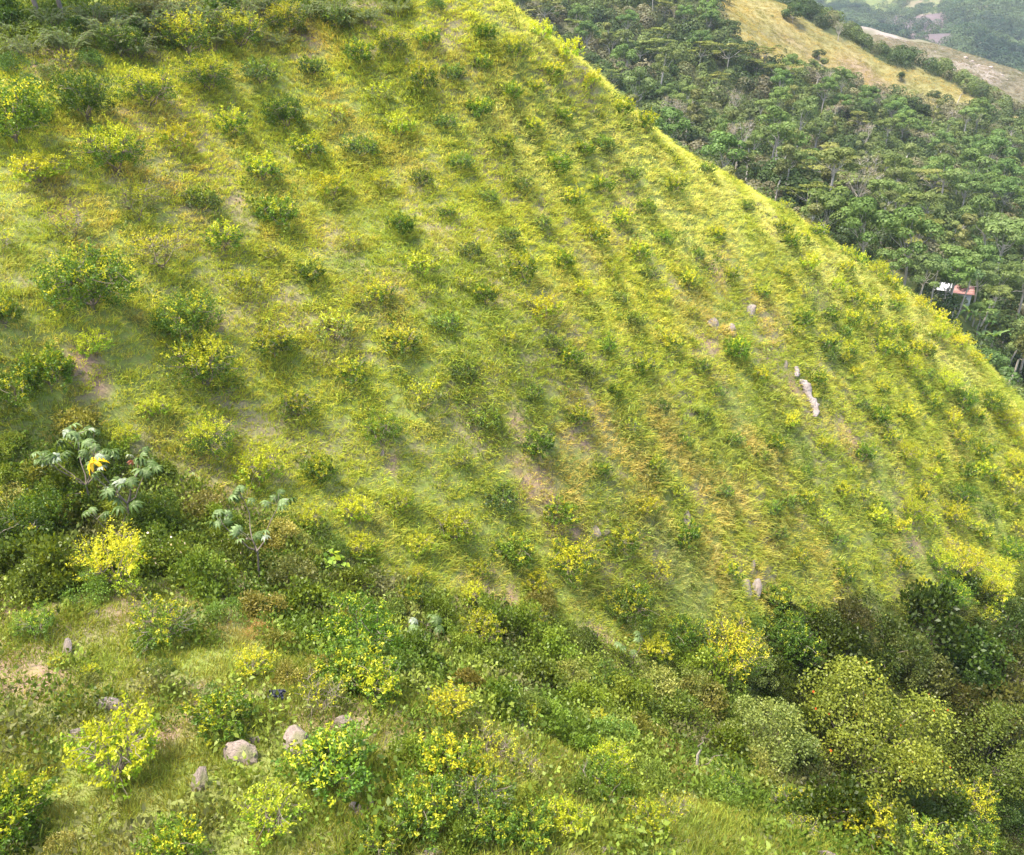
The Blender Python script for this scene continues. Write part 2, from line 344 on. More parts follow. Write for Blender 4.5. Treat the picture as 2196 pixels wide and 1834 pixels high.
GOLD = [(1550,-5),(1640,5),(1730,40),(1850,110),(1950,138),(2040,175),(2110,215),(2080,212),(1960,190),(1880,160),(1760,150),(1640,120),(1600,80)]
GOLD_W = ground_poly([(1500,-10),(1640,-5),(1728,45),(1850,112),(1950,146),(2040,182),(2118,224),(2070,236),(1985,226),(1900,205),(1800,182),(1700,160),(1625,140),(1560,100),(1560,40)], VALLEY)
GOLD2_W = ground_poly([(2160,250),(2240,250),(2240,275),(2150,270)], VALLEY)
def gold_mask(x, y):
    q = (fbm(x, y, 14, 71, 3)-.5)*22; r = (fbm(x, y, 14, 75, 3)-.5)*22
    return ((in_poly(x+q*.7, y+r*.7, GOLD_W) & (y > 245)) | in_poly(x, y, GOLD2_W)).astype(float)
def valley_col(x, y, z):
    n = fbm(x, y, 12, 81, 4)[:, None]; n2 = smooth(.55, .7, fbm(x, y, 30, 85, 3))[:, None]
    gold = lerp(lerp(np.array([.31, .25, .10]), np.array([.19, .185, .07]), n*1.2), np.array([.26, .18, .13]), n2*.8)
    under = lerp(np.array([.10, .09, .05]), np.array([.07, .10, .03]), n)
    near = ((y < 165)*.6*smooth(.45, .6, fbm(x, y, 9, 87, 3)))[:, None]
    return lerp(lerp(under, np.array([.20, .24, .05]), near), gold, gold_mask(x, y)[:, None])
grid_object('valley_slope', VALLEY, valley_col, M_VALLEY)
def ridge_col(x, y, z):
    n = fbm(x, y, 10, 101, 4)[:, None]; b = smooth(.5, .7, fbm(x, y, 22, 105, 3))[:, None]
    return lerp(lerp(np.array([.17, .145, .10]), np.array([.13, .13, .075]), n), np.array([.30, .25, .23]), b*.8)
grid_object('rocky_ridge', RIDGE, ridge_col, M_VALLEY)
SCREE = world_blobs([(1960,60,50),(1930,72,44),(1985,42,36),(1915,50,26),(1990,75,40)], FAR)
BALD = world_blobs([(2040,22,46),(2085,12,40),(2000,10,40),(1925,20,36),(1880,30,34),(1860,12,36),(1960,14,40),(1780,8,14)], FAR)
SCAR = world_blobs([(1980,30,2.5),(2112,14,3),(2122,4,3)], FAR)
def bl(x, y, L, k=30):
    t = np.zeros(np.shape(x))
    for cx, cy, r in L: t = np.maximum(t, 1-smooth(.55, 1.15, np.hypot(x-cx-(y-cy)*.3, (y-cy)*.42)/r+(fbm(x, y, k, 56, 3)-.5)*1.1))
    return t
def far_col(x, y, z):
    n = fbm(x, y, 60, 111, 4)[:, None]; c = lerp(np.array([.05, .09, .035]), np.array([.11, .15, .05]), n)
    c = lerp(c, lerp(np.array([.14, .17, .05]), np.array([.19, .155, .10]), smooth(.4, .6, n)), bl(x, y, BALD, 70)[:, None])
    c = lerp(c, np.array([.125, .09, .10]), bl(x, y, SCREE, 50)[:, None]*.9)
    return lerp(c, np.array([.24, .19, .15]), bl(x, y, SCAR, 12)[:, None])
grid_object('far_mountain', FAR, far_col, M_FAR)
# ------------------------------------------------------------------ plant builders
RS = np.random.RandomState
DKG = np.array([.035, .085, .012]); MIDG = np.array([.052, .112, .013]); LIME = np.array([.22, .33, .02]); YEL = np.array([.44, .43, .022]); OLIVE = np.array([.15, .17, .05])
def citrus(seed, shoots, per, yellow, bare, height=1.9, spread=1.0, c_old=MIDG, c_new=YEL, tall=.25, ll=.16):
    r = RS(seed); ns = r.randint(4, 7); stems = []; wood = [tube([(0, 0, -.35), (.01, 0, .05), (0, .01, .28)], [.06, .05, .042])]
    for i in range(ns):
        a = 2*math.pi*(i+r.rand()*.7)/ns; R = spread*(.45+.4*r.rand()); top = np.array([R*math.cos(a), R*math.sin(a), height*(.62+.25*r.rand())])
        p = bend((0, 0, .2), top, -.12, r, 6, .04); stems.append(p); wood.append(tube(p, np.linspace(.030, .010, 6), 4))
    SP = np.concatenate([s[1:] for s in stems]); old = []; new = []
    for k in range(shoots):
        ph = r.rand()*2*math.pi; el = math.asin(r.rand()*1.75-.8) if True else 0; rad = (.35+.65*r.rand()**.6)
        lump = 1+.22*math.sin(3*ph+seed)+.15*math.sin(5*ph+2*seed)
        p = np.array([spread*rad*math.cos(el)*math.cos(ph)*lump, spread*rad*math.cos(el)*math.sin(ph)*lump, height*.50+height*.44*rad*math.sin(el)*lump])
        p[2] = max(p[2], .12); d = nrm(np.array([p[0]*.7, p[1]*.7, .75])+r.randn(3)*.28)
        L = .22+.25*r.rand()+(.3*r.rand() if r.rand() < tall and el > .2 else 0)
        j = np.argmin(((SP-p)**2).sum(1)-SP[:, 2]*.05)
        if r.rand() < bare: wood.append(tube(bend(SP[j], p+d*L*.7, 0, r, 4, .06), np.linspace(.014, .006, 4), 3))
        n = per; t = r.rand(n)**.8; base = p+d*t[:, None]*L+r.randn(n, 3)*.035
        ld = nrm(d*.45+r.randn(n, 3)*.8+np.array([0, 0, .1])); young = r.rand() < yellow*(1.9 if el > .35 else 1.0 if el > 0 else .2)
        if young:
            c = lerp(c_new, LIME, (r.rand(n, 1)*.8*(1-t[:, None]*.6)))*(.75+.5*r.rand(n, 1)); new.append(leaves(base, ld, ll*(.7+.5*r.rand(n)), ll*.48, c, r))
        else:
            c = lerp(c_old, LIME, np.clip(r.rand(n, 1)**4*.7+.10*t[:, None]+.25*(el > .4)*(shoots < 350), 0, 1))*(.6+.7*r.rand(n, 1)); old.append(leaves(base, ld, ll*(.75+.5*r.rand(n)), ll*.5, c, r))
    out = [('trunk', qmesh('citrus_trunk', wood, M_BARK))]
    if old: out.append(('foliage', qmesh('citrus_foliage', old, M_LEAF)))
    if new: out.append(('foliage', qmesh('citrus_young_shoots', new, M_LEAF)))
    return out
def shrub(seed, n, c1, c2, leaf=.13, wid=.6, R=1.2, H=1.3, lumps=18, droop=.2, extra=None, lump_r=(.28, .5)):
    r = RS(seed); wood = [tube([(0, 0, -.5), (0, 0, .3)], [.06, .04], 4)]; B = []; per = n//lumps; fl = []
    for k in range(lumps):
        ph = r.rand()*2*math.pi; el = math.asin(.05+.95*r.rand()); rr = .35+.5*r.rand()**.5; lr = R*r.uniform(*lump_r)
        c = np.array([R*rr*math.cos(el)*math.cos(ph), R*rr*math.cos(el)*math.sin(ph), H*(.12+.75*rr*math.sin(el)*1.2)])
        wood.append(tube(bend((0, 0, 0), c, -.05, r, 4, .05), [.03, .02, .014, .008], 3))
        d = nrm(r.randn(per, 3)+np.array([0, 0, .45])+nrm(c)*.6); base = c+d*lr*(.55+.5*r.rand(per, 1)); shade = np.array([1.15, 1.08, .8])*lerp(c1, c2, np.clip(r.rand()*.7+.5*r.rand(per, 1)-.1, 0, 1))*(.7+.55*r.rand(per, 1))
        ld = nrm(d*.6+r.randn(per, 3)*.7-np.array([0, 0, droop])); B.append(leaves(base, ld, leaf*(.65+.7*r.rand(per)), leaf*wid, shade, r))
        if extra is not None:
            m = extra[1]; q = r.randint(0, per, m); fl.append(leaves(base[q]+d[q]*.04, r.randn(m, 3)+[0, 0, .3], leaf*.9, leaf*.8, np.array(extra[0]), r))
    out = [('branches', qmesh('shrub_branches', wood, M_BARK)), ('foliage', qmesh('shrub_foliage', B, M_LEAF))]
    if fl: out.append((extra[2], qmesh('shrub_'+extra[2], fl, M_LEAF)))
    return out
def feathery(seed, fronds, L=1.8):
    r = RS(seed); B = []; W = []
    for k in range(fronds):
        a = r.rand()*2*math.pi; rad = r.rand()*.5; b0 = np.array([rad*math.cos(a), rad*math.sin(a), -.1]); l = L*(.6+.5*r.rand()); e = b0+np.array([math.cos(a)*l*.75, math.sin(a)*l*.75, l*(.35+.5*r.rand())])
        p = bend(b0, e, l*.28, r, 7, .02); W.append(tube(p, np.linspace(.014, .004, 7), 3)); m = 60
        t = .2+.8*r.rand(m); i = t*5.99; k0 = i.astype(int); q = p[k0]*(1-(i-k0))[:, None]+p[k0+1]*(i-k0)[:, None]
        d = nrm(p[k0+1]-p[k0]); s = nrm(np.cross(d, [0, 0, 1])); sd = np.where(r.rand(m) < .5, 1, -1)[:, None]
        c = lerp(np.array([.12, .17, .055]), np.array([.22, .28, .10]), r.rand(m, 1)); B.append(leaves(q, s*sd+d*.6-np.array([0, 0, .25]), .2*(1.2-t*.7), .035, c, r))
    return [('branches', qmesh('feathery_branches', W, M_BARK)), ('foliage', qmesh('feathery_foliage', B, M_LEAF))]
def tree(seed, kind, c1, c2, H=11.0, R=4.2, n=1300, cs=.5):
    r = RS(seed); B = []; W = []; lean = r.randn(2)*.06*H; fork = H*{'round': .52, 'flat': .55, 'tall': .45, 'dense': .2, 'bare': .4, 'high': .62}[kind]; fk = np.array([lean[0]*.6, lean[1]*.6, fork])
    W.append(tube(bend((0, 0, -1.5), fk, 0, r, 5, .012), np.linspace(.24, .15, 5)*H/11, 6)); lumps = []
    if kind in ('round', 'high'):
        m = r.randint(9, 13)
        for k in range(m):
            a = 2*math.pi*(k*.618+r.rand()*.15); q = math.sqrt((k+.4)/m); lumps.append((np.array([lean[0]+R*.78*q*math.cos(a), lean[1]+R*.78*q*math.sin(a), H*(.93-.24*q*q+.07*r.randn())]), R*r.uniform(.26, .42), .62))
    elif kind == 'flat':
        for k in range(13):
            a = r.rand()*6.28; q = math.sqrt(r.rand()); lumps.append((np.array([lean[0]+R*q*math.cos(a), lean[1]+R*q*math.sin(a), H*(.97-.33*r.rand()*(.4+q*.7))]), R*r.uniform(.22, .42), .17))
    elif kind == 'tall':
        for k in range(10):
            a = r.rand()*6.28; h = .42+.56*r.rand(); q = .55*(1.15-h)*1.5*r.rand()**.5; lumps.append((np.array([lean[0]+R*q*math.cos(a), lean[1]+R*q*math.sin(a), H*h]), R*r.uniform(.22, .38), .8))
    elif kind == 'dense':
        for k in range(15):
            a = r.rand()*6.28; el = math.asin(r.rand()); q = .3+.5*r.rand()**.5; lumps.append((np.array([R*q*math.cos(el)*math.cos(a), R*q*math.cos(el)*math.sin(a), H*(.3+.55*q*math.sin(el)*1.25)]), R*r.uniform(.28, .42), .85))
    else:
        for k in range(16):
            a = r.rand()*6.28; h = .6+.4*r.rand(); lumps.append((np.array([lean[0]+R*.8*r.rand()**.5*math.cos(a), lean[1]+R*.8*r.rand()**.5*math.sin(a), H*h]), R*r.uniform(.2, .3), .8))
    per = n//len(lumps)
    for c, lr, fl in lumps:
        st = fk*(.8+.2*r.rand()) if kind != 'tall' else np.array([lean[0]*.7, lean[1]*.7, max(fork*.7, c[2]*.85)])
        W.append(tube(bend(st, c-np.array([0, 0, lr*fl*.3]), -.3 if kind != 'dense' else 0, r, 5, .04), np.linspace(.07, .02, 5)*H/11, 4))
        m = per if kind != 'bare' else per//3
        d = nrm(r.randn(m, 3)+np.array([0, 0, .6])); base = c+d*np.array([lr, lr, lr*fl])*(.82+.22*r.rand(m, 1)**1.5)
        tone = r.rand(); col = lerp(c1, c2, np.clip(tone*.6+.4*r.rand(m, 1), 0, 1))*(.72+.5*r.rand(m, 1))
        B.append(cards(base, d*np.array([1, 1, 1/fl]), cs*(.5+.6*r.rand(m)), col, r))
        if kind == 'bare':
            for q in range(7): W.append(tube(bend(c-np.array([0, 0, lr*.4]), c+nrm(r.randn(3)+[0, 0, .7])*lr*1.3, 0, r, 4, .08), [.035, .025, .016, .01], 3))
    return [('trunk', qmesh('tree_trunk', W, M_PALEBARK)), ('crown', qmesh('tree_crown', B, M_TREE))]
def ribbon(L, W, sag, seg, col, up=.5, split=0, rng=None, col2=None):
    """A long arching leaf blade starting at the origin and reaching out along +X."""
    t = np.linspace(0, 1, seg+1); x = L*t*(1-.18*t*t); z = up*L*t-sag*L*t*t; w = W*np.sin(np.clip(t*1.02+.05, 0, 1)*math.pi)**.6*.5
    V = np.concatenate([np.stack([x, -w, z+w*.35], 1), np.stack([x, 0*w, z], 1), np.stack([x, w, z+w*.35], 1)]); n = seg+1
    Q = [(a+i, a+i+1, a+n+i+1, a+n+i) for a in (0, n) for i in range(seg)]
    C = np.tile(col, (3*n, 1)); C[n:2*n] *= 1.25
    return V, np.array(Q), C
def rotz(b, a, tilt=0, off=(0, 0, 0)):
    V = b[0]; c, s = math.cos(tilt), math.sin(tilt); V = np.stack([V[:, 0]*c-V[:, 2]*s, V[:, 1], V[:, 0]*s+V[:, 2]*c], 1)
    c, s = math.cos(a), math.sin(a); return np.stack([V[:, 0]*c-V[:, 1]*s, V[:, 0]*s+V[:, 1]*c, V[:, 2]], 1)+np.array(off), b[1], b[2]
def palmate(col, seed, L=.42):
    r = RS(seed); return qmesh('palmate_leaf', [rotz(ribbon(L*(.8+.3*r.rand()), .13, .75+.3*r.rand(), 5, np.array(col)*(.8+.4*r.rand()), .25), i*6.283/9+.1*r.randn()) for i in range(9)], M_LEAF)
PALM_G = [palmate((.10, .15, .04), 1), palmate((.14, .20, .07), 2), palmate((.08, .13, .03), 3)]
PALM_S = [palmate((.25, .29, .20), 4, .32)]; PALM_Y = [palmate((.75, .50, .01), 5, .46)]; PALM_R = [palmate((.16, .05, .02), 6, .24)]
def plant_root(name, loc, cat, label, group=None, scl=1, rz=0):
    o = bpy.data.objects.new(name, None); scene.collection.objects.link(o); o.location = loc; o.scale = (scl,)*3; o.rotation_euler = (0, 0, rz)
    o['category'] = cat; o['label'] = label; o.empty_display_size = .2
    if group: o['group'] = group
    return o
def cecropia(loc, H, nleaf, seed, label, silver=.25, yellow=False, red=False, scl=1):
    r = RS(seed); root = plant_root('cecropia_tree', loc, 'tree', label, 'silvery palmate trees in the gully', scl); W = []; tips = []
    fk = np.array([r.randn()*.1, r.randn()*.1, H*.45]); W.append(tube(bend((0, 0, -1), fk, 0, r, 5, .02), np.linspace(.05, .035, 5)))
    nb = max(2, nleaf//6)
    for i in range(nb):
        a = 6.283*i/nb+r.rand(); e = fk+np.array([math.cos(a)*H*.32, math.sin(a)*H*.32, H*(.3+.3*r.rand())]); W.append(tube(bend(fk, e, -.1, r, 5, .03), np.linspace(.03, .016, 5), 5)); tips.append(e)
    for i in range(nleaf):
        t = tips[i % nb]; a = r.rand()*6.283; pl = .25+.3*r.rand(); e = t+np.array([math.cos(a)*pl, math.sin(a)*pl, .08+.3*r.rand()]); W.append(tube(bend(t, e, .05, r, 4, .02), .008, 3))
        me = PALM_S[0] if r.rand() < silver else PALM_G[r.randint(3)]
        if yellow and i == 0: me = PALM_Y[0]
        if red and i == 1: me = PALM_R[0]
        lf = link('leaf', me, root); lf.location = e; lf.rotation_euler = (r.randn()*.35+.3, r.randn()*.35, r.rand()*6.28); lf.scale = (r.uniform(.6, .95),)*3
        if me is PALM_Y[0]: lf['label'] = 'bright yellow orange withered leaf'; lf.scale = (1.4,)*3; lf.location = e+np.array([0, -.2, .1])
        if me is PALM_R[0]: lf['label'] = 'withered red brown leaf'
    link('trunk', qmesh('cecropia_trunk', W, M_BARK), root); return root
BANANA_LEAF = [qmesh('banana_leaf', [ribbon(2.6, .62, s, 9, np.array(c), u)], M_LEAF) for s, c, u in ((.75, (.16, .27, .08), .9), (.55, (.20, .30, .11), 1.0), (1.0, (.12, .22, .06), .75))]
def banana(loc, seed, label, scl=1):
    r = RS(seed); root = plant_root('banana_plant', loc, 'banana plant', label, 'banana plants below the house', scl)
    link('stem', qmesh('banana_stem', [tube([(0, 0, -.5), (.03, 0, 1.0), (0, .03, 2.1)], [.16, .13, .08], 7, (1, 1, 1))], M_PALEBARK), root)
    for i in range(8):
        lf = link('leaf', BANANA_LEAF[r.randint(3)], root); lf.location = (0, 0, 1.9+.2*r.rand()); lf.rotation_euler = (0, -r.uniform(-.2, .45), i*2.4+r.rand()*.4); lf.scale = (r.uniform(.7, 1.1),)*3
    return root
# ------------------------------------------------------------------ grass and ground cover
def tuft(seed, blades=34, R=.34, L=.62, w=.022, lean=.30, spread=.42, seeds=0):
    r = RS(seed); n = blades; a = r.rand(n)*6.283; q = np.sqrt(r.rand(n))*R; b = np.stack([q*np.cos(a), q*np.sin(a), -.08+0*q], 1)
    l = L*(.45+.7*r.rand(n))[:, None]; d = nrm(np.stack([np.cos(a)*spread*q/R+lean+r.randn(n)*.3, np.sin(a)*spread*q/R+r.randn(n)*.3, .75+.2*r.rand(n)], 1))
    s = nrm(np.cross(d, r.randn(n, 3)))*w*.5; bendv = np.stack([d[:, 0]*.4+lean*.35, d[:, 1]*.4, -.22+0*q], 1)*l
    p1 = b+d*l*.55; p2 = b+d*l*.95+bendv*.75
    V = np.stack([b-s, b+s, p1+s*.9, p1-s*.9, p2+s*.25, p2-s*.25], 1).reshape(-1, 3)
    Q = np.concatenate([np.array([[0, 1, 2, 3], [3, 2, 4, 5]])+6*i for i in range(n)])
    c = (.62+.75*r.rand(n, 1))*np.where(r.rand(n, 1) < .15, np.array([[1.25, .95, .9]]), np.array([[1, 1, 1.]])); return qmesh('grass_tuft_%02d' % seed, [(V, Q, np.repeat(c, 6, 0))], M_GRASS)
TUFTS = [tuft(i, [40, 34, 44, 30, 38, 26][i], [.32, .28, .36, .32, .26, .24][i], [.27, .33, .25, .38, .30, .46][i], lean=[.06, .16, .02, .22, .0, .12][i]) for i in range(6)]
def cover(seed, n=70, R=.42, H=.35, leaf=.10):
    r = RS(seed); d = nrm(r.randn(n, 3)+[0, 0, .6]); b = d*np.array([R, R, H])*(.4+.7*r.rand(n, 1)); b[:, 2] = np.abs(b[:, 2])
    return qmesh('cover_clump_%02d' % seed, [leaves(b, d*.5+r.randn(n, 3)*.7, leaf*(.6+.8*r.rand(n)), leaf*.62, .6+.8*r.rand(n, 1)*np.ones(3), r)], M_COVER)
COVERS = [cover(i, leaf=[.08, .10, .11, .09][i % 4], n=[80, 64, 48, 70][i % 4]) for i in range(4)]
def field_points(F, n, x0, x1, y0, y1, seed, margin=60, smax=140, behind=True):
    """Random points of the land that the camera (or a camera a step aside) can see."""
    r = RS(seed); x = r.uniform(x0, x1, n); y = r.uniform(y0, y1, n); z = F.z(x, y); P = np.stack([x, y, z], 1); u, v, s = project(P)
    k = (s > 6) & (s < smax) & (u > -margin*3) & (u < W0+margin*3) & (v > -margin*2) & (v < H0+margin*3); P = P[k]; x, y, z = P.T
    vis = np.ones(len(P), bool)
    for t in np.linspace(.25, .985, 40): vis &= (z*t+.0) > F.z(x*t, y*t)-.9-np.hypot(x, y)*(1-t)*.02-(1.2 if t < .9 else .6)
    return P[vis]
def aligned(F, P, rng, amount=.8, jit=.5):
    gx, gy = F.grad(P[:, 0], P[:, 1], 1.2); az = np.arctan2(-gy, -gx)+rng.randn(len(P))*jit
    sl_ = np.arctan(np.hypot(gx, gy))*amount; return np.stack([0*az, sl_, az], 1)
rg = RS(5)
P = field_points(HILL, 420000, -58, 90, 8, 118, 1)
# ------------------------------------------------------------------ where the plants stand
CIT = {
 'g': [citrus(s, 120, 14, .10, .15, c_old=MIDG) for s in (1, 2, 3)],
 'G': [citrus(s, 150, 15, .12, .1, 1.75, 1.05, c_old=MIDG*1.05, tall=.5) for s in (4, 5)],
 'y': [citrus(s, 105, 13, .38, .4, c_old=MIDG*1.1) for s in (6, 7, 8)],
 'Y': [citrus(s, 85, 13, .95, .5, c_old=LIME, c_new=YEL) for s in (9, 10, 11)],
 's': [citrus(s, 80, 11, .35, .7, c_old=OLIVE*1.2) for s in (12, 13, 14)],
 'd': [citrus(s, 110, 12, .08, .3, 1.6, c_old=np.array([.06, .105, .035]), c_new=LIME, tall=.1) for s in (15, 16, 17)]}
NEARK = {'g': [citrus(81, 230, 15, .14, .1, c_old=MIDG*1.2, ll=.125), citrus(82, 210, 15, .10, .2, c_old=MIDG*1.2, ll=.10)], 'G': [citrus(83, 260, 15, .2, .1, 1.75, 1.05, c_old=MIDG*1.15, tall=.6, ll=.125)], 'y': [citrus(84, 210, 14, .4, .5, c_old=MIDG*1.15, ll=.125), citrus(85, 190, 14, .34, .5, c_old=MIDG*1.15, ll=.10, tall=.5)],
 'Y': [citrus(86, 190, 14, .95, .6, c_old=LIME, ll=.12), citrus(87, 170, 14, .9, .6, c_old=LIME, ll=.12, tall=.5)], 's': [citrus(88, 90, 9, .45, .9, c_old=OLIVE*1.3, ll=.12)], 'd': [citrus(89, 210, 13, .06, .5, c_old=np.array([.06, .105, .035]), ll=.10)]}
BIGK = {'g': [citrus(91, 400, 16, .07, .1, c_old=MIDG*.85, ll=.085)], 'G': [citrus(92, 430, 16, .10, .1, 1.75, 1.05, c_old=MIDG*1.0, tall=.6, ll=.085), citrus(93, 400, 15, .07, .1, 1.7, 1.0, c_old=MIDG*.85, tall=.4, ll=.085)], 'y': [citrus(94, 360, 15, .36, .3, c_old=MIDG*.95, ll=.08)],
 'Y': [citrus(95, 330, 15, .95, .4, c_old=LIME, ll=.08)], 's': [citrus(96, 260, 12, .40, .4, c_old=OLIVE*1.3, ll=.07)], 'd': [citrus(97, 330, 14, .08, .3, c_old=np.array([.06, .105, .035]), ll=.08)]}
CDESC = {'g': 'dense mid green citrus bush', 'G': 'big bright green citrus bush', 'y': 'yellow tipped green citrus bush', 'Y': 'bright yellow leaved citrus bush', 's': 'sparse twiggy citrus bush', 'd': 'dull dark citrus bush'}
F1 = 1.0457
full = """390 78 95 y;495 65 80 y;595 42 75 y;255 92 72 g;140 125 40 s;180 203 105 g;310 185 90 y;430 157 80 y;35 235 140 G;245 318 100 y;85 345 78 Y;360 285 60 Y;480 257 55 y;535 150 58 d;
640 137 46 d;590 232 70 g;690 37 48 d;735 112 55 g;805 88 60 y;880 82 45 y;995 68 40 G;1110 70 42 Y;1168 108 48 Y;1055 100 55 y;1212 165 45 Y;1135 150 38 y;990 132 38 g;865 167 58 y;925 147 46 d;780 192 45 s;
1045 192 46 g;1095 180 32 y;985 222 45 G;1150 237 42 g;690 237 42 s;820 262 50 Y;915 250 40 d;635 305 58 y;740 300 56 d;1090 262 44 y;1030 292 38 y;540 347 62 y;1280 228 40 y;1325 256 44 y;1235 292 38 d;
1195 306 42 g;1140 337 50 g;945 332 40 d;685 383 58 Y;785 375 40 s;865 367 40 d;1070 377 34 d;1000 402 36 d;1290 357 38 d;1235 382 42 g;1175 408 46 y;285 418 78 s;420 408 58 d;580 440 60 g;150 462 70 s;
330 512 95 s;920 432 36 y;825 463 48 g;725 495 36 s;965 512 44 d;1110 458 36 d;1380 380 40 y;1325 425 36 d;1275 452 40 y;1220 482 50 y;1040 480 42 d;460 488 58 y;865 540 56 Y;1075 550 56 y;1155 535 44 g;
1310 515 46 y;1360 488 34 d;1250 556 34 Y;640 560 48 g;510 587 58 s;780 600 50 y;995 605 46 g;1190 595 40 Y;1120 635 56 Y;915 657 46 d;1355 608 32 Y;1410 575 36 y;1300 655 38 d;1245 707 36 g;1375 702 42 y;
1165 732 42 g;1045 695 36 s;690 670 68 s;565 700 72 y;820 700 66 y;192 578 138 G;385 650 108 G;428 748 112 y;200 707 58 Y;12 645 60 g;32 792 95 G;105 762 88 g;322 832 52 Y;612 828 68 y;722 765 58 y;
950 752 48 d;875 812 68 s;1095 802 36 d;1185 852 46 y;1260 800 30 G;1320 747 52 y;1510 717 46 G;1432 748 38 d;780 877 72 g;1000 857 52 d;435 900 84 y;535 955 82 Y;655 962 56 G;262 895 46 Y;945 942 40 s;
1105 907 62 g;1232 962 34 g;1030 1012 58 d;820 1026 50 Y;727 1040 62 Y;640 1057 50 Y;745 1112 54 Y;862 1115 50 Y;937 1080 72 Y;855 1178 34 Y;985 1165 36 y;970 1217 46 Y;1102 1195 46 Y;1055 1132 68 g;
1178 1148 88 y;1145 1050 58 g;1272 1110 56 y;1325 1037 46 Y;1408 1097 50 g;1350 1172 48 s;1290 1235 88 G;1395 1288 78 G;1342 1322 40 Y;1508 1312 88 y;1492 1168 48 y;1620 1310 90 g;1500 900 34 d;1560 935 34 d;
1440 850 34 d;1470 480 32 y;1430 520 30 d;1500 560 30 y;1560 600 30 y;1330 560 34 d;1270 610 30 d;1420 640 30 s;1470 800 32 d;1560 770 30 y;1350 830 36 d;1400 900 36 d;1290 870 34 s;1210 760 34 d;
1130 700 34 d;1080 620 32 s;950 580 32 s;880 600 34 s;740 620 34 s;560 520 36 s;1340 950 34 y;1480 1000 36 d;1580 1040 36 d;5 490 60 s;120 560 0 s;1650 1020 36 y;1390 1010 32 s;5 60 0 s;80 180 0 s"""
cit = []
for e in full.replace('\n', '').split(';'):
    a = e.split(); w = float(a[2])
    if w > 5: cit.append((float(a[0])*F1, float(a[1])*F1, w*F1, a[3]))
def zoomed(s, ox, oy, k=3.813, W=None):
    for e in s.split(';'):
        a = e.split(); cit.append((float(a[0])/k+ox, float(a[1])/k+oy, float(a[2]), a[3]))
zoomed('110 100 38 y;180 225 34 G;285 180 30 y;410 150 34 y;330 400 42 Y;640 440 36 y;890 465 44 Y;740 390 34 y;560 580 38 Y;700 700 42 y;850 740 40 y;1050 700 40 Y;1250 730 36 Y;1380 840 40 Y;500 830 38 g;280 850 44 g;290 640 30 s;690 860 38 y;830 910 36 y;960 950 36 y;1110 920 36 y;1380 960 44 Y;480 1040 46 y;660 1110 36 y;930 1090 42 y;1060 1120 42 g;1200 1100 34 y;1560 1060 42 Y;1300 1110 34 y;1450 1350 50 Y;1140 1230 46 Y;700 1290 34 Y;400 1340 34 g;180 1690 40 Y;890 1650 42 G;920 1420 34 y;1120 1620 42 y;1330 1530 38 y;1590 1520 48 g;1820 1530 48 G;1930 1670 48 Y;1000 560 34 y;640 310 32 y;130 480 34 y;1020 740 32 d;1500 950 34 Y;1290 1290 32 d;1690 1180 36 Y;500 1150 30 d;240 960 30 s;620 950 30 d;760 1530 34 d;1250 1420 34 d;1490 1660 38 Y;1700 1650 36 y;620 1180 30 y', 1646, 460)
zoomed('450 110 34 Y;50 100 40 G;780 200 44 g;1120 185 50 Y;300 345 30 d;620 500 40 Y;870 690 44 Y;140 570 36 d;430 720 38 s;1170 670 58 Y;1250 530 40 y;1340 350 38 Y;1570 530 50 g;1500 690 56 y;1590 340 44 g;1750 340 38 y;1740 850 42 g;1740 180 40 g;1550 90 42 y;1970 980 56 G;1390 1080 56 y;1560 1060 80 Y;1890 1130 50 Y;1810 1300 72 Y;1470 1330 60 G;1800 1530 48 s;240 1040 34 y;610 1180 46 g;1080 790 46 Y;1070 1090 40 y;1800 680 38 d;2000 480 38 s;1960 600 34 y;1260 1260 32 Y;780 560 30 s;2050 70 42 Y;2010 250 42 Y;1360 220 40 y;60 830 36 d;330 1490 46 g;60 1350 60 G;110 1620 70 G;600 1290 34 s;940 610 36 d;1860 420 34 y;2060 380 34 Y;1450 480 38 d;700 340 30 s;1640 770 34 s;980 60 34 y;560 880 32 d;2040 830 36 s;1330 760 36 s;1660 1180 36 s', 1646, 920)
zoomed('990 850 150 Y;480 160 30 Y;730 230 34 y;1830 560 105 g;100 1330 130 G;1480 1640 110 g;2090 180 70 Y', 0, 1374)
zoomed('150 1370 110 Y;650 950 145 g;800 160 120 g;1560 950 110 G;1380 1340 120 g;1830 1090 90 Y;1800 1290 110 d;1000 330 90 y;1590 500 80 Y;1950 830 80 s;560 420 100 s;1050 1560 80 y;1900 1480 90 g', 550, 1374)
zoomed('430 1400 85 Y;120 1500 90 G;800 950 80 Y;690 650 44 Y;1090 1450 80 Y;60 1000 70 s;1150 70 56 Y;700 1130 90 g;1330 1350 60 s;150 600 40 Y;1700 100 120 y;1700 1150 66 g', 1100, 1374)
zoomed('720 1480 120 Y;1660 1650 100 G;1200 1600 80 y;1400 1600 70 s;260 1500 60 s;230 1310 60 y;1640 1320 90 y;2030 1470 70 G;100 1330 60 s', 1646, 1374)
zoomed('960 1080 130 Y;1340 1560 110 y;500 620 110 g;160 850 120 g;300 1560 70 g', 0, 920)
zoomed('850 1640 130 G;1850 1640 80 Y;1230 1360 50 G', 550, 920)
zoomed('980 1350 60 G;170 1560 60 y', 1100, 920)
cit = [c for c in cit if -30 < c[0] < W0+30 and -30 < c[1] < H0+60]
rc = RS(77); bu = np.array([c[0] for c in cit]); bv = np.array([c[1]+c[2]*.44 for c in cit]); PB, SB = HILL.hit(bu, bv)
ncit = 0
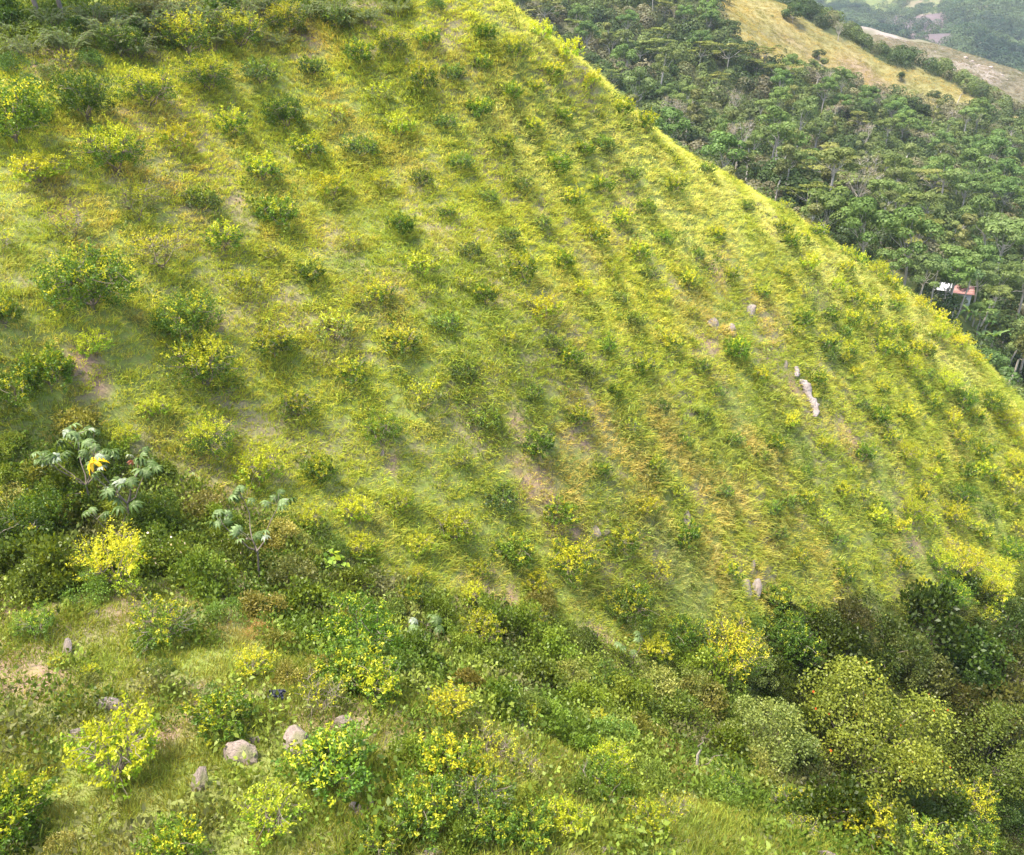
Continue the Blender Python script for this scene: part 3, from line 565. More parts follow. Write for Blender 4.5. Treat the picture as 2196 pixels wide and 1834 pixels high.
for (u, v, w, k), p, s in zip(cit, PB, SB):
    if not np.isfinite(s) or s > 112: 
        p, s = HILL.hit(np.array([u-8.]), np.array([v+w*.44+22])); p = p[0]; s = s[0]
        if not np.isfinite(s) or s > 112: continue
    sc = w*s/FPX/1.82; kk_ = BIGK if sc > 1.02 else NEARK if s < 44 else CIT; m = kk_[k][rc.randint(len(kk_[k]))]
    sz = 'small ' if sc < .62 and not CDESC[k].startswith('big') else ''
    tint = np.array([1, 1, 1.])*(.8+.45*rc.rand())*np.array([.92+.2*rc.rand(), 1, .9+.3*rc.rand()])
    if s > 60: tint = tint*1.1
    thing('citrus_bush', m, p-np.array([0, 0, .05]), rc.rand()*6.28, (sc*(.92+.16*rc.rand()), sc*(.92+.16*rc.rand()), sc*(.82+.2*rc.rand())), 'bush', 'citrus bushes planted over the hillside', sz+CDESC[k], tint, tuple(rc.randn(2)*.06)); ncit += 1
gap = PB[np.isfinite(SB), :2]; cand = P[rc.permutation(len(P))[:6000]]; cu, cv, cs_ = project(cand); okc = (~in_poly(cand[:, 0], cand[:, 1], SCRUB)) & (~in_poly(cand[:, 0], cand[:, 1], TOPSCRUB)) & (cs_ > 37) & (cu > 0) & (cu < W0) & (cv > 0) & (cv < 1350) & (cand[:, 1] > 30)
for p in cand[okc]:
    if ncit >= 345: break
    if ((gap-p[:2])**2).sum(1).min() < 2.35**2: continue
    gap = np.r_[gap, [p[:2]]]; k = rc.choice(['s', 'd', 'y', 'd', 'g']); m = CIT[k][rc.randint(3)]; sc = rc.uniform(.45, .72)
    thing('citrus_bush', m, p-np.array([0, 0, .05]), rc.rand()*6.28, sc, 'bush', 'citrus bushes planted over the hillside', 'small '+CDESC[k], np.array([1, 1, 1.])*(.85+.4*rc.rand()), tuple(rc.randn(2)*.06)); ncit += 1
BUSHES = gap; print('citrus', ncit)
# gully shrubs
SHR = [shrub(21, 2300, np.array([.075, .15, .02]), np.array([.17, .27, .05]), .13), shrub(22, 2200, np.array([.06, .13, .03]), np.array([.13, .22, .06]), .11, R=1.3, H=1.1),
 shrub(23, 1900, np.array([.05, .11, .02]), np.array([.11, .19, .03]), .16, .7, H=1.5), shrub(24, 2200, np.array([.12, .17, .05]), np.array([.22, .26, .10]), .12, H=1.2),
 shrub(25, 1500, np.array([.09, .13, .03]), np.array([.21, .24, .07]), .15, .5, lumps=12, R=1.1, H=1.4), shrub(26, 2200, np.array([.06, .13, .02]), np.array([.14, .22, .04]), .12, extra=((.75, .72, .68), 2, 'flowers')),
 shrub(27, 700, np.array([.16, .12, .07]), np.array([.26, .19, .12]), .10, .4, lumps=16, R=1.2, H=.9)]
SD = ['fresh green leafy shrub', 'soft mid green rounded shrub', 'dark green broad leaved shrub', 'pale grey green shrub', 'loose yellowish green shrub', 'green shrub dotted with white flowers', 'dry brown twiggy shrub']
expl = [(60,1110,150,2),(150,1060,140,0),(40,1190,150,2),(120,1220,140,2),(330,1080,110,1),(430,1070,100,3),(350,1180,120,5),(440,1230,130,0),(525,1180,100,5),(620,1230,120,3),(560,1290,110,4),(655,1290,110,2),
 (470,1110,80,0),(590,1130,90,3),(760,1240,90,0),(830,1290,80,1),(740,1330,90,4),(880,1380,70,2),(480,1310,90,1),(1050,1320,110,0),(1120,1330,110,0),(1160,1280,80,3),(1060,1420,110,0),(1180,1380,110,0),(1240,1350,80,1),
 (1150,1450,120,2),(1220,1440,100,3),(1290,1450,110,1),(1000,1460,100,4),(1070,1500,110,2),(1130,1510,100,1),(1180,1530,90,0),(1250,1500,110,0),(1340,1490,120,0),(1400,1450,110,3),(1450,1520,130,0),(1380,1560,110,4),(1310,1560,110,1),
 (1430,1610,90,6),(1480,1650,80,6),(1560,1610,110,2),(1500,1440,120,0),(1560,1480,130,1),(1390,1660,100,1),(1300,1650,100,0),(1560,1700,90,1),(1700,1730,110,2),(1640,1680,90,3),(1790,1400,140,2),(1900,1360,150,1),(1980,1330,140,2),(1960,1420,150,3),
 (2080,1400,150,2),(2150,1320,130,1),(2170,1420,150,3),(2130,1500,170,4),(2040,1520,150,4),(1750,1330,100,0),(1820,1320,90,3),(940,1310,80,0),(870,1300,60,3),(20,1010,80,0),(100,1000,80,4),(60,1760,110,1),(130,1800,90,3),(880,1600,90,0),(1000,1560,80,3),(350,1420,70,1),(320,1370,60,0),(900,1740,110,1),(1010,1690,100,0),(730,1500,60,3),(620,1440,80,4),(460,1480,70,1),(1130,1700,80,0),(190,1450,50,3),(840,1790,80,0),(560,1790,60,3),(1240,1690,90,1),(1340,1690,80,2),(670,1440,70,1),(1060,1600,70,3),(980,1790,90,2),(100,1640,50,3),(30,940,60,0),(250,1090,90,0),(600,1370,80,4),(690,1420,90,3),(560,1340,90,6),(760,1420,70,1),(2060,1240,70,2),(2120,1280,90,1)]
rs2 = RS(99); items = [(float(a), float(b), float(c), k) for a, b, c, k in expl]
occ = [(a, b) for a, b, c, k in items]
PP = P[in_poly(P[:, 0], P[:, 1], SCRUB)]; PP = PP[rs2.permutation(len(PP))[:4000]]; uu, vv, ssx = project(PP)
extra_s = []
for p, u, v, s in zip(PP, uu, vv, ssx):
    if len(extra_s) >= 120: break
    if min([((u-a)**2+(v-b)**2) for a, b in occ]) < (46)**2: continue
    occ.append((u, v)); extra_s.append((p, s, u, v))
nsh = 0
for it in items+extra_s:
    if len(it) == 4 and not hasattr(it[0], '__len__'):
        u, v, w, k = it; p, s = HILL.hit(np.array([u]), np.array([v+w*.3])); p = p[0]; s = s[0]; sc = w*s/FPX/2.4
    else:
        p, s, u, v = it; k = rs2.choice([0, 0, 1, 2, 3, 4, 5, 2]); sc = rs2.uniform(.55, 1.0)*(1.15 if u > 1500 else .8)
        if u > 1500: k = rs2.choice([1, 2, 2, 3, 0])
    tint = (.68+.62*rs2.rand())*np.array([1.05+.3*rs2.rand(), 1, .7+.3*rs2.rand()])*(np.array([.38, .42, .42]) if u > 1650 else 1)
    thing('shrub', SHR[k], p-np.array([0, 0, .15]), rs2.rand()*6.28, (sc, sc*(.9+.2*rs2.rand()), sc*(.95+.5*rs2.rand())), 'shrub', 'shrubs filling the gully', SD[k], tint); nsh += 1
# feathery shrubs and leafy shrubs along the hilltop
FE = [feathery(31, 46), feathery(32, 56, 1.6)]
tops = [(60,95,90,0),(150,80,110,1),(240,60,110,0),(330,45,120,1),(290,100,90,0),(430,30,120,1),(520,25,110,0),(380,20,110,1),(600,85,60,0),(650,20,80,1),(720,18,80,0),(790,30,70,1),(850,14,60,0),(200,25,90,1),(110,35,80,0),(560,5,80,1),(460,80,70,0),(30,60,70,1),(750,45,50,0)]
for u, v, w, k in tops:
    p, s = HILL.hit(np.array([float(u)]), np.array([v+w*.3])); p = p[0]; s = s[0]
    if not np.isfinite(s): continue
    thing('feathery_shrub', FE[k], p, rs2.rand()*6.28, w*s/FPX/2.6, 'shrub', 'feathery shrubs along the hilltop', ['soft grey green feathery shrub', 'dark arching feathery shrub'][k], np.array([[1.1, 1.1, 1.2], [.8, .85, .9]][k])*(.7+.4*rs2.rand()))
for u, v, w, k in [(40,130,80,1),(110,150,60,3),(190,120,70,1),(60,170,60,1),(300,60,60,2),(20,30,90,2),(480,5,80,2),(930,5,50,1),(640,60,50,4),(165,60,60,2),(0,110,60,3)]:
    p, s = HILL.hit(np.array([float(u)]), np.array([v+w*.3])); p = p[0]; s = s[0]
    if np.isfinite(s): thing('shrub', SHR[k], p, rs2.rand()*6.28, w*s/FPX/2.6, 'shrub', 'leafy shrubs along the hilltop', SD[k], np.array([.75, .8, .8]))
# pale trunks cut by the top edge: slim trees standing on the hilltop
for i, (u, v, lab) in enumerate([(25, 57, 'slim pale tree trunk nearest the upper corner of the orchard edge'), (84, 40, 'slim pale tree trunk between the two others at the hilltop edge'), (141, 38, 'slim pale tree trunk farthest along the hilltop scrub edge')]):
    p, s = HILL.hit(np.array([float(u)]), np.array([float(v)])); p = p[0]
    root = plant_root('slim_tree', p, 'tree', lab, 'slim trees on the hilltop')
    link('trunk', qmesh('slim_trunk', [tube(bend((0, 0, -.5), (-.9-.2*i, .5, 7), 0, RS(i), 7, .01), np.linspace(.15, .09, 7), 8)], M_BARK, True), root)
    link('crown', [m for n_, m in tree(300+i, 'high', np.array([.06, .11, .03]), np.array([.13, .19, .05]), 9.5, 2.6, 900, .4) if n_ == 'crown'][0], root)
# cecropias, big-leaved vine, big gully trees
def at(u, v, F=None):
    p, s = (F or HILL).hit(np.array([float(u)]), np.array([float(v)])); return p[0], float(s[0])
for u, v, H, nl, sd, lab, kw in [(195, 1105, 3.2, 34, 1, 'silver leaved palmate tree with one bright yellow orange withered leaf', dict(yellow=True, silver=.14)), (290, 1140, 3.0, 36, 2, 'silver leaved palmate tree with a red brown withered leaf', dict(red=True, silver=.16)),
   (553, 1250, 3.4, 28, 3, 'tall thin palmate tree on a bare straight trunk in the gully', dict(silver=.1)), (260, 1190, 1.8, 8, 4, 'low dark green palmate sapling below the silver leaved trees', dict(silver=.0)), (895, 1420, 1.7, 9, 5, 'small pale palmate sapling at the lower gully edge', dict(silver=.1)),
   (195, 1010, 1.6, 10, 6, 'silvery palmate sapling above the yellow withered leaf', dict(silver=.25)), (1350, 1430, 1.6, 7, 7, 'small palmate sapling in the middle of the gully', dict(silver=.0))]:
    p, s = at(u, v); cecropia(p, H, nl, sd, lab, **kw)
vp, vs = at(705, 1215); vr = plant_root('broad_leaf_vine', vp, 'vine', 'yellow green vine with heart shaped leaves heaped over the gully edge'); rv = RS(8)
hl = np.array([(0, 0, 0), (.10, -.13, .02), (.28, 0, -.03), (.10, .13, .02)]); HEART = [qmesh('heart_leaf', [(hl*k, np.array([[0, 1, 2, 3]]), np.tile(c, (4, 1)))], M_LEAF) for k, c in ((1, (.22, .33, .03)), (1.15, (.32, .40, .03)), (.9, (.15, .26, .03)))]
for i in range(90):
    d = nrm(rv.randn(3)+[0, -.3, .7]); lf = link('leaf', HEART[rv.randint(3)], vr); lf.location = d*np.array([.8, .6, .9])*(.7+.3*rv.rand()); lf.rotation_euler = (rv.randn()*.5, .5+rv.randn()*.4, math.atan2(d[1], d[0])+rv.randn()*.5)
link('stem', qmesh('vine_stem', [tube(bend((0, 0, -.3), nrm(rv.randn(3)+[0, 0, .8])*.75, .1, rv, 5, .08), .012, 4) for _ in range(14)], M_BARK), vr)
BIG = [shrub(41, 17000, np.array([.10, .15, .025]), np.array([.28, .33, .06]), .115, .65, R=3.6, H=5.2, lumps=46, droop=.7, lump_r=(.16, .27), extra=((.75, .12, .02), 1, 'red_leaves')),
       shrub(42, 11000, np.array([.11, .17, .05]), np.array([.27, .33, .11]), .115, .6, R=2.5, H=3.8, lumps=34, droop=.6, lump_r=(.17, .30)),
       shrub(43, 13000, np.array([.08, .13, .02]), np.array([.20, .26, .06]), .12, .65, R=3.2, H=4.0, lumps=38, droop=.5, lump_r=(.16, .30)),
       shrub(44, 10000, np.array([.03, .07, .015]), np.array([.07, .13, .03]), .12, .65, R=2.8, H=3.4, lumps=30, droop=.4, lump_r=(.18, .3))]
for u, v, w, k, lab, tn in [(1835,1650,470,0,'biggest gully tree with yellowing leaves and scattered red leaves',1.05),(1625,1640,290,1,'tall rounded grey green tree beside the biggest gully tree',1.05),(2100,1640,330,2,'broad olive tree over the darkest part of the gully',.95),(2010,1560,170,2,'olive tree between the biggest gully tree and the gully corner',.9),
   (2150,1560,170,1,'grey leaved tree high at the gully edge of the photo',.8),(2110,1740,180,3,'dark green tree under the broad olive tree',.9),(1960,1760,150,3,'dark green tree at the foot of the biggest gully tree',1.0),(1940,1440,170,1,'muted green tree behind the biggest gully tree',.75),(1800,1560,120,3,'dark tree tucked against the biggest gully tree',1),(2190,1260,110,2,'pale topped tree at the hillside foot by the photo edge',1.1),
   (2180,1680,130,3,'dark tree at the deepest gully corner',.8),(1480,1480,130,1,'green tree heaped with creepers in the middle gully',1.15),(1600,1450,150,1,'tree with pale drooping tips above the grey green tree',1.1),(2060,1440,160,3,'dark bushy tree behind the olive trees',1.1)]:
    p, s = at(u, min(v, 1833)); R = [3.6, 2.5, 3.2, 2.8][k]
    sc = w*s/FPX/(2.25*R); r0 = thing('gully_tree', BIG[k], p-np.array([0, 0, .6]), rs2.rand()*6.28, sc, 'tree', 'larger trees in the gully', '', np.array([.84, .84, .8])*tn, label=lab)
# ------------------------------------------------------------------ the grass and the weeds
scr = edge_soft(P[:, 0], P[:, 1], SCRUB, 1.2); top = in_poly(P[:, 0], P[:, 1], TOPSCRUB); _, _, sP = project(P)
dens = np.where(sP < 34, 1.0, np.where(sP < 60, .85, .6))*(.72+.28*smooth(.32, .55, fbm(P[:, 0], P[:, 1], 1.6, 121, 3)))
dens = dens*(1-.5*blobs(P[:, 0], P[:, 1], BARE)*smooth(.3, .55, fbm(P[:, 0], P[:, 1], 1.3, 66, 3)))*(1-.85*scr)*np.where(top, .35, 1)
G = P[rg.rand(len(P)) < dens]
sG = project(G)[2]; hmul = .82+.35*fbm(G[:, 0], G[:, 1], 2.2, 131, 3); hmul *= 1-.12*blobs(G[:, 0], G[:, 1], BLUISH)
sc = hmul*(.8+.45*rg.rand(len(G)))*np.interp(sG, [18, 27, 34], [1.25, 1.2, 1.0]); wid = np.interp(sG, [20, 30, 45, 90], [.62, .8, 1.25, 1.75])
tall = fbm(G[:, 0], G[:, 1], 2.5, 141, 2); idx = np.where(tall > .56, rg.choice([1, 3, 5], len(G)), rg.choice([0, 2, 4], len(G)))
rot = aligned(HILL, G, rg, .3, .6+.9*fbm(G[:, 0], G[:, 1], 4, 151, 2)); rot[:, 2] += (fbm(G[:, 0], G[:, 1], 5, 155, 2)-.5)*2.4
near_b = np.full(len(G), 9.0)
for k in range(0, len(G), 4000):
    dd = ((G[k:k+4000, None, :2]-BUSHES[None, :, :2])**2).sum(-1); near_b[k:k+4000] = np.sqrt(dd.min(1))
lush_shade = (1-smooth(.5, 1.5, near_b))*(.5+.5*rg.rand(len(G))); sc = sc*(1+.35*lush_shade)
gt = grass_tint(G[:, 0], G[:, 1]); gt = lerp(gt, np.array([.22, .31, .06]), (lush_shade*.4)[:, None])  # grass near bushes is taller; their soft shade is painted into its tint
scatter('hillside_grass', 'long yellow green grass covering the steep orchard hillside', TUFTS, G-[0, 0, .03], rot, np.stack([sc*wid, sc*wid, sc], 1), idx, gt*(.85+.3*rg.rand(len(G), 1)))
print('grass tufts', len(G))
P2 = P[rg.rand(len(P)) < .26*np.maximum(scr, .9*top)+.02*(1-scr)*(fbm(P[:, 0], P[:, 1], 3, 161, 3) > .5)+.10*(sP < 30)*(1-scr)*(fbm(P[:, 0], P[:, 1], 2.5, 163, 3) > .55)]
tc = lerp(np.array([.12, .19, .022]), np.array([.26, .33, .05]), smooth(.35, .65, fbm(P2[:, 0], P2[:, 1], 2.2, 165, 3))[:, None]); tc = lerp(tc, np.array([.22, .21, .09]), (smooth(.6, .72, fbm(P2[:, 0], P2[:, 1], 3.1, 169, 3))*.8)[:, None])
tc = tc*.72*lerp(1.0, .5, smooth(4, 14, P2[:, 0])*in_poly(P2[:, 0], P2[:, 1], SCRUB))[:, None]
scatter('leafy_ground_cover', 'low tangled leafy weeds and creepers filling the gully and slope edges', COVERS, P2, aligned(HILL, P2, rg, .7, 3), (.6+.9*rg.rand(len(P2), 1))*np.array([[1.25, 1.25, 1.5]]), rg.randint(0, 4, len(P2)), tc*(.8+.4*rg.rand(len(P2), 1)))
# ------------------------------------------------------------------ rocks
def rock_mesh(seed, mat, name='rock_mesh'):
    import bmesh
    bm = bmesh.new(); bmesh.ops.create_icosphere(bm, subdivisions=3, radius=1); r = RS(seed); D = nrm(r.randn(9, 3)); O = .62+.3*r.rand(9); ph = r.rand(6)*6
    for v in bm.verts:
        c = np.array(v.co); f = 1.0
        for d, o in zip(D, O):
            q = c@d
            if q > o: c = c-d*(q-o)*.92
        f = 1+.05*math.sin(7*c[0]+ph[0])*math.sin(6*c[1]+ph[1])+.03*math.sin(15*c[2]+ph[2]+5*c[0]); v.co = c*f
    me = bpy.data.meshes.new(name); bm.to_mesh(me); bm.free(); me.materials.append(mat)
    return me
RK = [rock_mesh(i, M_ROCK) for i in range(5)]+[rock_mesh(i+9, M_DARKROCK) for i in range(3)]
rr = RS(3)
for u, v, w, h, k, tilt, lab in [
 (1611,660,18,28,1,.4,'bright white leaning rock high on the steep slope'),(1528,690,20,26,2,.2,'pinkish white rock beside the bright leaning rock'),(1570,704,14,26,0,0,'brownish rock above the green bush on the steep slope'),(1684,780,7,18,3,.3,'small white sliver of rock above the long outcrop'),(1668,785,6,14,4,.3,'smaller grey sliver beside the white sliver'),
 (1598,1254,26,36,1,.1,'streaked white rock at the foot of the rusty grass'),(1618,1258,18,44,3,.25,'tall streaked white rock with a split face'),(1612,1212,8,34,4,.3,'narrow pale rock above the streaked white rock'),(1275,1136,20,26,4,0,'round cream coloured stone below the bare soil'),(1472,1108,12,34,3,.1,'upright grey stone in the rusty grass'),(1484,1100,7,24,1,.3,'slim stone beside the upright grey stone'),
 (1253,1352,11,22,0,-.4,'small white stone fallen at the gully edge'),(1270,1357,20,14,2,.5,'flat white stone beside the small fallen one'),(634,274,10,10,1,0,'small white stone under a citrus bush near the top'),(612,272,6,14,3,0,'thin white stone near the small white stone'),(236,1508,48,30,4,0,'smooth pale boulder lying in the lower grass'),
 (145,1385,22,36,3,-.35,'pointed pale stone leaning on the lower slope'),(168,1568,30,18,2,.1,'flat pale stone behind the yellow citrus bush'),(202,1312,16,12,1,0,'white stone on the bare soil patch'),(190,1318,9,8,2,0,'tiny white stone next to the white stone on bare soil'),(515,1608,58,50,5,0,'dark mossy boulder half buried in the lower grass'),(430,1668,26,60,6,.1,'brown upright stone below the mossy boulder'),
 (640,1592,52,86,7,-.35,'long mauve rock slab sloping through the lower grass'),(548,1585,20,16,1,0,'small grey stone beside the mossy boulder'),(738,1545,40,26,7,.5,'brown rock behind the big green bush'),(765,1732,24,32,4,-.3,'pale oval stone in the lowest grass'),(793,1727,14,28,3,.1,'slim stone standing beside the pale oval stone'),
 (930,1826,32,18,2,0,'pale stone cut by the lower photo edge under the citrus bushes'),(1303,1824,34,24,5,0,'dark pointed stone at the lower photo edge'),(1473,1804,20,10,4,0,'small grey stone in the lowest grass ridge'),(277,1774,14,8,1,0,'small pale stone low in the grass by the yellow bush'),(660,1165,16,24,3,-.2,'pale stone above the heart leaved vine'),
 (873,130,8,16,4,0,'upright stone near the top of the orchard'),(1755,588,8,14,2,.2,'small mauve stone under the crest of the slope'),(1888,634,7,14,1,.3,'small pink stone near the far crest'),(1957,690,6,14,3,.1,'slim pale stone close to the far crest'),(1698,706,8,22,4,.4,'grey rock strip upslope of the long outcrop'),
 (1820,966,11,16,1,.2,'small white stone in the green grass strip'),(1883,1032,8,8,0,0,'white stone on bare soil downslope of the green strip'),(1770,1832,34,20,5,0,'brown stone at the lower edge by the yellow bush'),(820,972,7,18,3,0,'thin stone under the vase shaped bush'),(405,660,10,8,2,0,'tiny stone between two big green bushes'),
 (172,795,12,7,1,.3,'white stone on bare soil beside the big green bushes'),(1945,1165,14,10,2,.3,'grey stone among the shaded bushes at the slope foot'),(1790,1285,9,14,4,0,'small pale stone at the foot of the slope'),(1300,1140,14,12,6,0,'brown stone beside the round cream stone')]:
    p, s = at(u, v+h*.35); k0 = s/FPX
    o = link('rock', RK[k], label=lab, category='rock'); o.location = p+np.array([0, 0, h*(.15 if s < 32 else .10)*k0]); o['group'] = 'rocks showing through the grass'
    o.scale = (w*.7*k0, w*.3*k0, h*.7*k0); o.rotation_euler = (-.62, tilt, rr.rand()*.6-.3)
def outcrop(name, px, widths, mat, seed, label):
    r = RS(seed); pts = A([at(a, b)[0] for a, b in px]); s = at(*px[len(px)//2])[1]; n = 22; t = np.linspace(0, len(px)-1, n); i = np.minimum(t.astype(int), len(px)-2); f = (t-i)[:, None]
    C_ = pts[i]*(1-f)+pts[i+1]*f; w = np.interp(t, range(len(px)), widths)*s/FPX*.5*(.75+.5*r.rand(n)); w[0] *= .4; w[-1] *= .3; V = []
    for k in range(n):
        for j in range(9):
            a = math.pi*(j/8.0-.0); rr_ = w[k]*(.62+.7*r.rand()); V.append(C_[k]+A([math.cos(a)*rr_, -math.sin(a)*rr_*.6-.14, math.sin(a)*rr_*.5+.22]))
    Q = [(k*9+j, k*9+j+1, k*9+j+10, k*9+j+9) for k in range(n-1) for j in range(8)]; o = link(name, qmesh(name, [(A(V), A(Q), np.ones((len(V), 3)))], mat))
    o['label'] = label; o['category'] = 'rock'; return o
A = np.array
M_PALEROCK = noisy_material('pale_rock', (.37, .33, .31), (.20, .16, .14), (.31, .23, .20), 1.6, bump=1.0)
outcrop('rock_outcrop', [(1716,818),(1726,832),(1731,850),(1741,868),(1746,882),(1747,899)], [14, 22, 15, 20, 18, 13], M_PALEROCK, 5, 'long pale rock outcrop running down the steep slope')
outcrop('rock_outcrop', [(1705,790),(1707,802),(1706,813)], [8, 12, 9], M_PALEROCK, 6, 'short white rock strip just above the long pale outcrop')
# ------------------------------------------------------------------ forest on the far side of the valley
A = np.array
TR = {'round': [tree(s, 'round', A([.11,.175,.05]), A([.23,.31,.10]), 11, 4.3, 2400, .56) for s in (51, 52, 53)], 'high': [tree(s, 'high', A([.13,.18,.06]), A([.25,.30,.11]), 13, 4.0, 2000, .52) for s in (54, 55)],
 'flat': [tree(s, 'flat', A([.11,.14,.04]), A([.36,.36,.11]), 9, 5.0, 2000, .55) for s in (56, 57)], 'tall': [tree(s, 'tall', A([.14,.16,.06]), A([.27,.28,.11]), 12, 3.6, 1800, .50) for s in (58, 59)],
 'dense': [tree(s, 'dense', A([.055,.095,.03]), A([.13,.18,.06]), 7, 4.0, 2200, .54) for s in (60, 61)], 'bare': [tree(s, 'bare', A([.25,.20,.14]), A([.38,.31,.22]), 10, 3.4, 900, .35) for s in (62, 63)]}
TD = {'round': 'round topped green tree', 'high': 'slender high crowned tree', 'flat': 'flat layered olive crowned tree', 'tall': 'narrow olive green tree', 'dense': 'dense dark green tree', 'bare': 'bare grey brown tree'}
rf = RS(41); n = 90000; x = rf.uniform(-40, 330, n); y = rf.uniform(100, 440, n); z = VALLEY.z(x, y); u, v, s = project(np.stack([x, y, z+6], 1))
x, y, z, u, v, s = [q[(u > -40) & (u < W0+70) & (v > -60) & (v < H0)] for q in (x, y, z, u, v, s)]
vis = np.ones(len(x), bool)
for t in np.linspace(.1, .97, 60):
    h = np.where(HILL.inside(x*t, y*t), HILL.z(x*t, y*t), -999); vis &= (z+9)*t > h
    h = np.where(VALLEY.inside(x*t, y*t), VALLEY.z(x*t, y*t), -999); vis &= (z+9)*t > h-1
x, y, z, u, v, s = [q[vis] for q in (x, y, z, u, v, s)]
gm = gold_mask(x, y); behind = z+0 > 1e9
def clear_of_house(u, v): return not (2000 < u < 2075 and 600 < v < 690)
chosen = []; xy = np.zeros((0, 2)); more = []
HOUSE_P, HOUSE_S = at(2046, 664, VALLEY)
# trees placed where the photograph shows distinct ones: pixel of the crown, kind, crown width
FT = [(1835,240,'dense',70,.85),(1960,225,'dense',75,.6),(1905,245,'round',55,1.15),(1880,90,'dense',60,1.2),(2018,135,'dense',46,1.25),(1797,60,'bare',30,1.1),(1760,205,'round',55,1),(1930,265,'round',60,1.05),(1970,275,'round',45,1),(2090,250,'round',60,.95),
 (1790,225,'round',50,1),(1845,225,'round',40,.9),(1700,265,'high',75,1),(1855,295,'bare',45,1),(1980,300,'bare',34,.9),(2030,250,'bare',38,.95),(1780,245,'bare',34,1.1),(1990,390,'flat',90,1.1),(2110,330,'round',85,.95),(1890,420,'high',85,1.1),(1980,440,'dense',80,.9),
 (1760,465,'round',110,.9),(1850,500,'round',120,.95),(1940,520,'round',120,1.0),(2020,500,'tall',80,1.1),(2120,520,'high',110,1.1),(2030,570,'high',100,1.05),(2015,600,'round',90,1.1),(2078,600,'high',80,1.0),(2090,570,'round',90,1),(2170,600,'high',100,1.0),(1905,570,'round',90,.95),(1960,590,'high',80,1),(2180,720,'high',90,1.1),
 (1460,245,'bare',50,1.1),(1570,215,'bare',45,1.0),(1400,110,'flat',80,1),(1500,115,'flat',75,1),(1560,120,'flat',70,1),(1620,140,'flat',60,1),(1370,115,'flat',70,.9),(1670,160,'flat',60,.9),(1310,80,'tall',60,1),(1340,50,'round',50,1),(1490,80,'dense',60,.9),(1560,50,'dense',60,.9),(1700,15,'dense',60,1),
 (1720,150,'dense',36,.7),(2070,365,'round',80,1),(2150,380,'round',80,1),(1600,330,'tall',60,1),(1560,290,'round',60,1.05),(1700,210,'tall',50,1.2),(2000,200,'dense',30,.9),(2140,190,'dense',50,.9),(1755,110,'dense',30,.8),(1930,160,'dense',24,.8),(2050,190,'tall',34,1)]
forest = []
for (fu, fv, k, w, tn) in FT:
    H = {'round': 11, 'high': 13, 'flat': 9, 'tall': 12, 'dense': 7, 'bare': 10}[k]; R = {'round': 4.3, 'high': 4.0, 'flat': 5.0, 'tall': 3.6, 'dense': 4.0, 'bare': 3.4}[k]
    p, s1 = at(fu, fv+10, VALLEY)
    if not np.isfinite(s1): continue
    for _ in range(5): sc = w*s1/FPX/(2.0*R); p, s1 = at(fu, fv+H*.72*sc*FPX/s1*.9, VALLEY)
    if np.isfinite(s1) and s1 < 430: forest.append((p, k, sc, tn)); xy = np.r_[xy, [p[:2]]]
order = rf.permutation(len(x)); cell = {}
def near_ok(px, py, d):
    if len(xy) == 0: return True
    return ((xy-[px, py])**2).sum(1).min() > d*d
for i in order:
    if len(forest) >= 300: break
    if gm[i] > .5 and rf.rand() > .03: continue
    if s[i] > 300 and v[i] < 250 and u[i] > 1700 and rf.rand() < .5: continue
    d = 6.3 if s[i] < 215 else 6.6
    if not near_ok(x[i], y[i], d): continue
    if math.hypot(x[i]-HOUSE_P[0], y[i]-HOUSE_P[1]) < 7 or (1990 < u[i] < 2160 and 640 < v[i]+30 < 790 and s[i] < HOUSE_S): continue
    zone = fbm(A([x[i]]), A([y[i]]), 26, 171, 2)[0]
    if v[i] < 170 and u[i] < 1650: k = rf.choice(['flat', 'dense', 'round', 'tall'], p=[.25, .35, .25, .15])
    elif zone > .52: k = rf.choice(['round', 'high', 'round', 'tall', 'bare'], p=[.45, .17, .25, .1, .03])
    else: k = rf.choice(['tall', 'flat', 'bare', 'high', 'dense'], p=[.27, .2, .12, .18, .23])
    sc = rf.uniform(.75, 1.3) if s[i] < 215 else rf.uniform(.65, 1.05)
    if gm[i] > .5 or (s[i] > 290 and u[i] > 1650): k = rf.choice(['dense', 'bare', 'dense']); sc = rf.uniform(.25, .6)
    forest.append((A([x[i], y[i], z[i]]), k, sc, .8+.4*rf.rand())); xy = np.r_[xy, [[x[i], y[i]]]]
forest += [(HOUSE_P+A([-2.4, -4.5, -2.2]), 'high', .60, 1.0), (HOUSE_P+A([2.4, -5, -2.6]), 'round', .62, 1.1), (HOUSE_P+A([4.6, -2, -1.5]), 'high', .7, 1.0)]
for p, k, sc, tn in forest:
    m = TR[k][rf.randint(len(TR[k]))]; tint = .70*tn*np.array([.88+.2*rf.rand(), 1.04, .74+.2*rf.rand()])
    thing('forest_tree', m, p-np.array([0, 0, .2]), rf.rand()*6.28, (sc, sc, sc*rf.uniform(.85, 1.1)), 'tree', 'trees covering the valley side', TD[k], tint, tuple(rf.randn(2)*.05))
print('forest', len(forest), 'candidates', len(x))
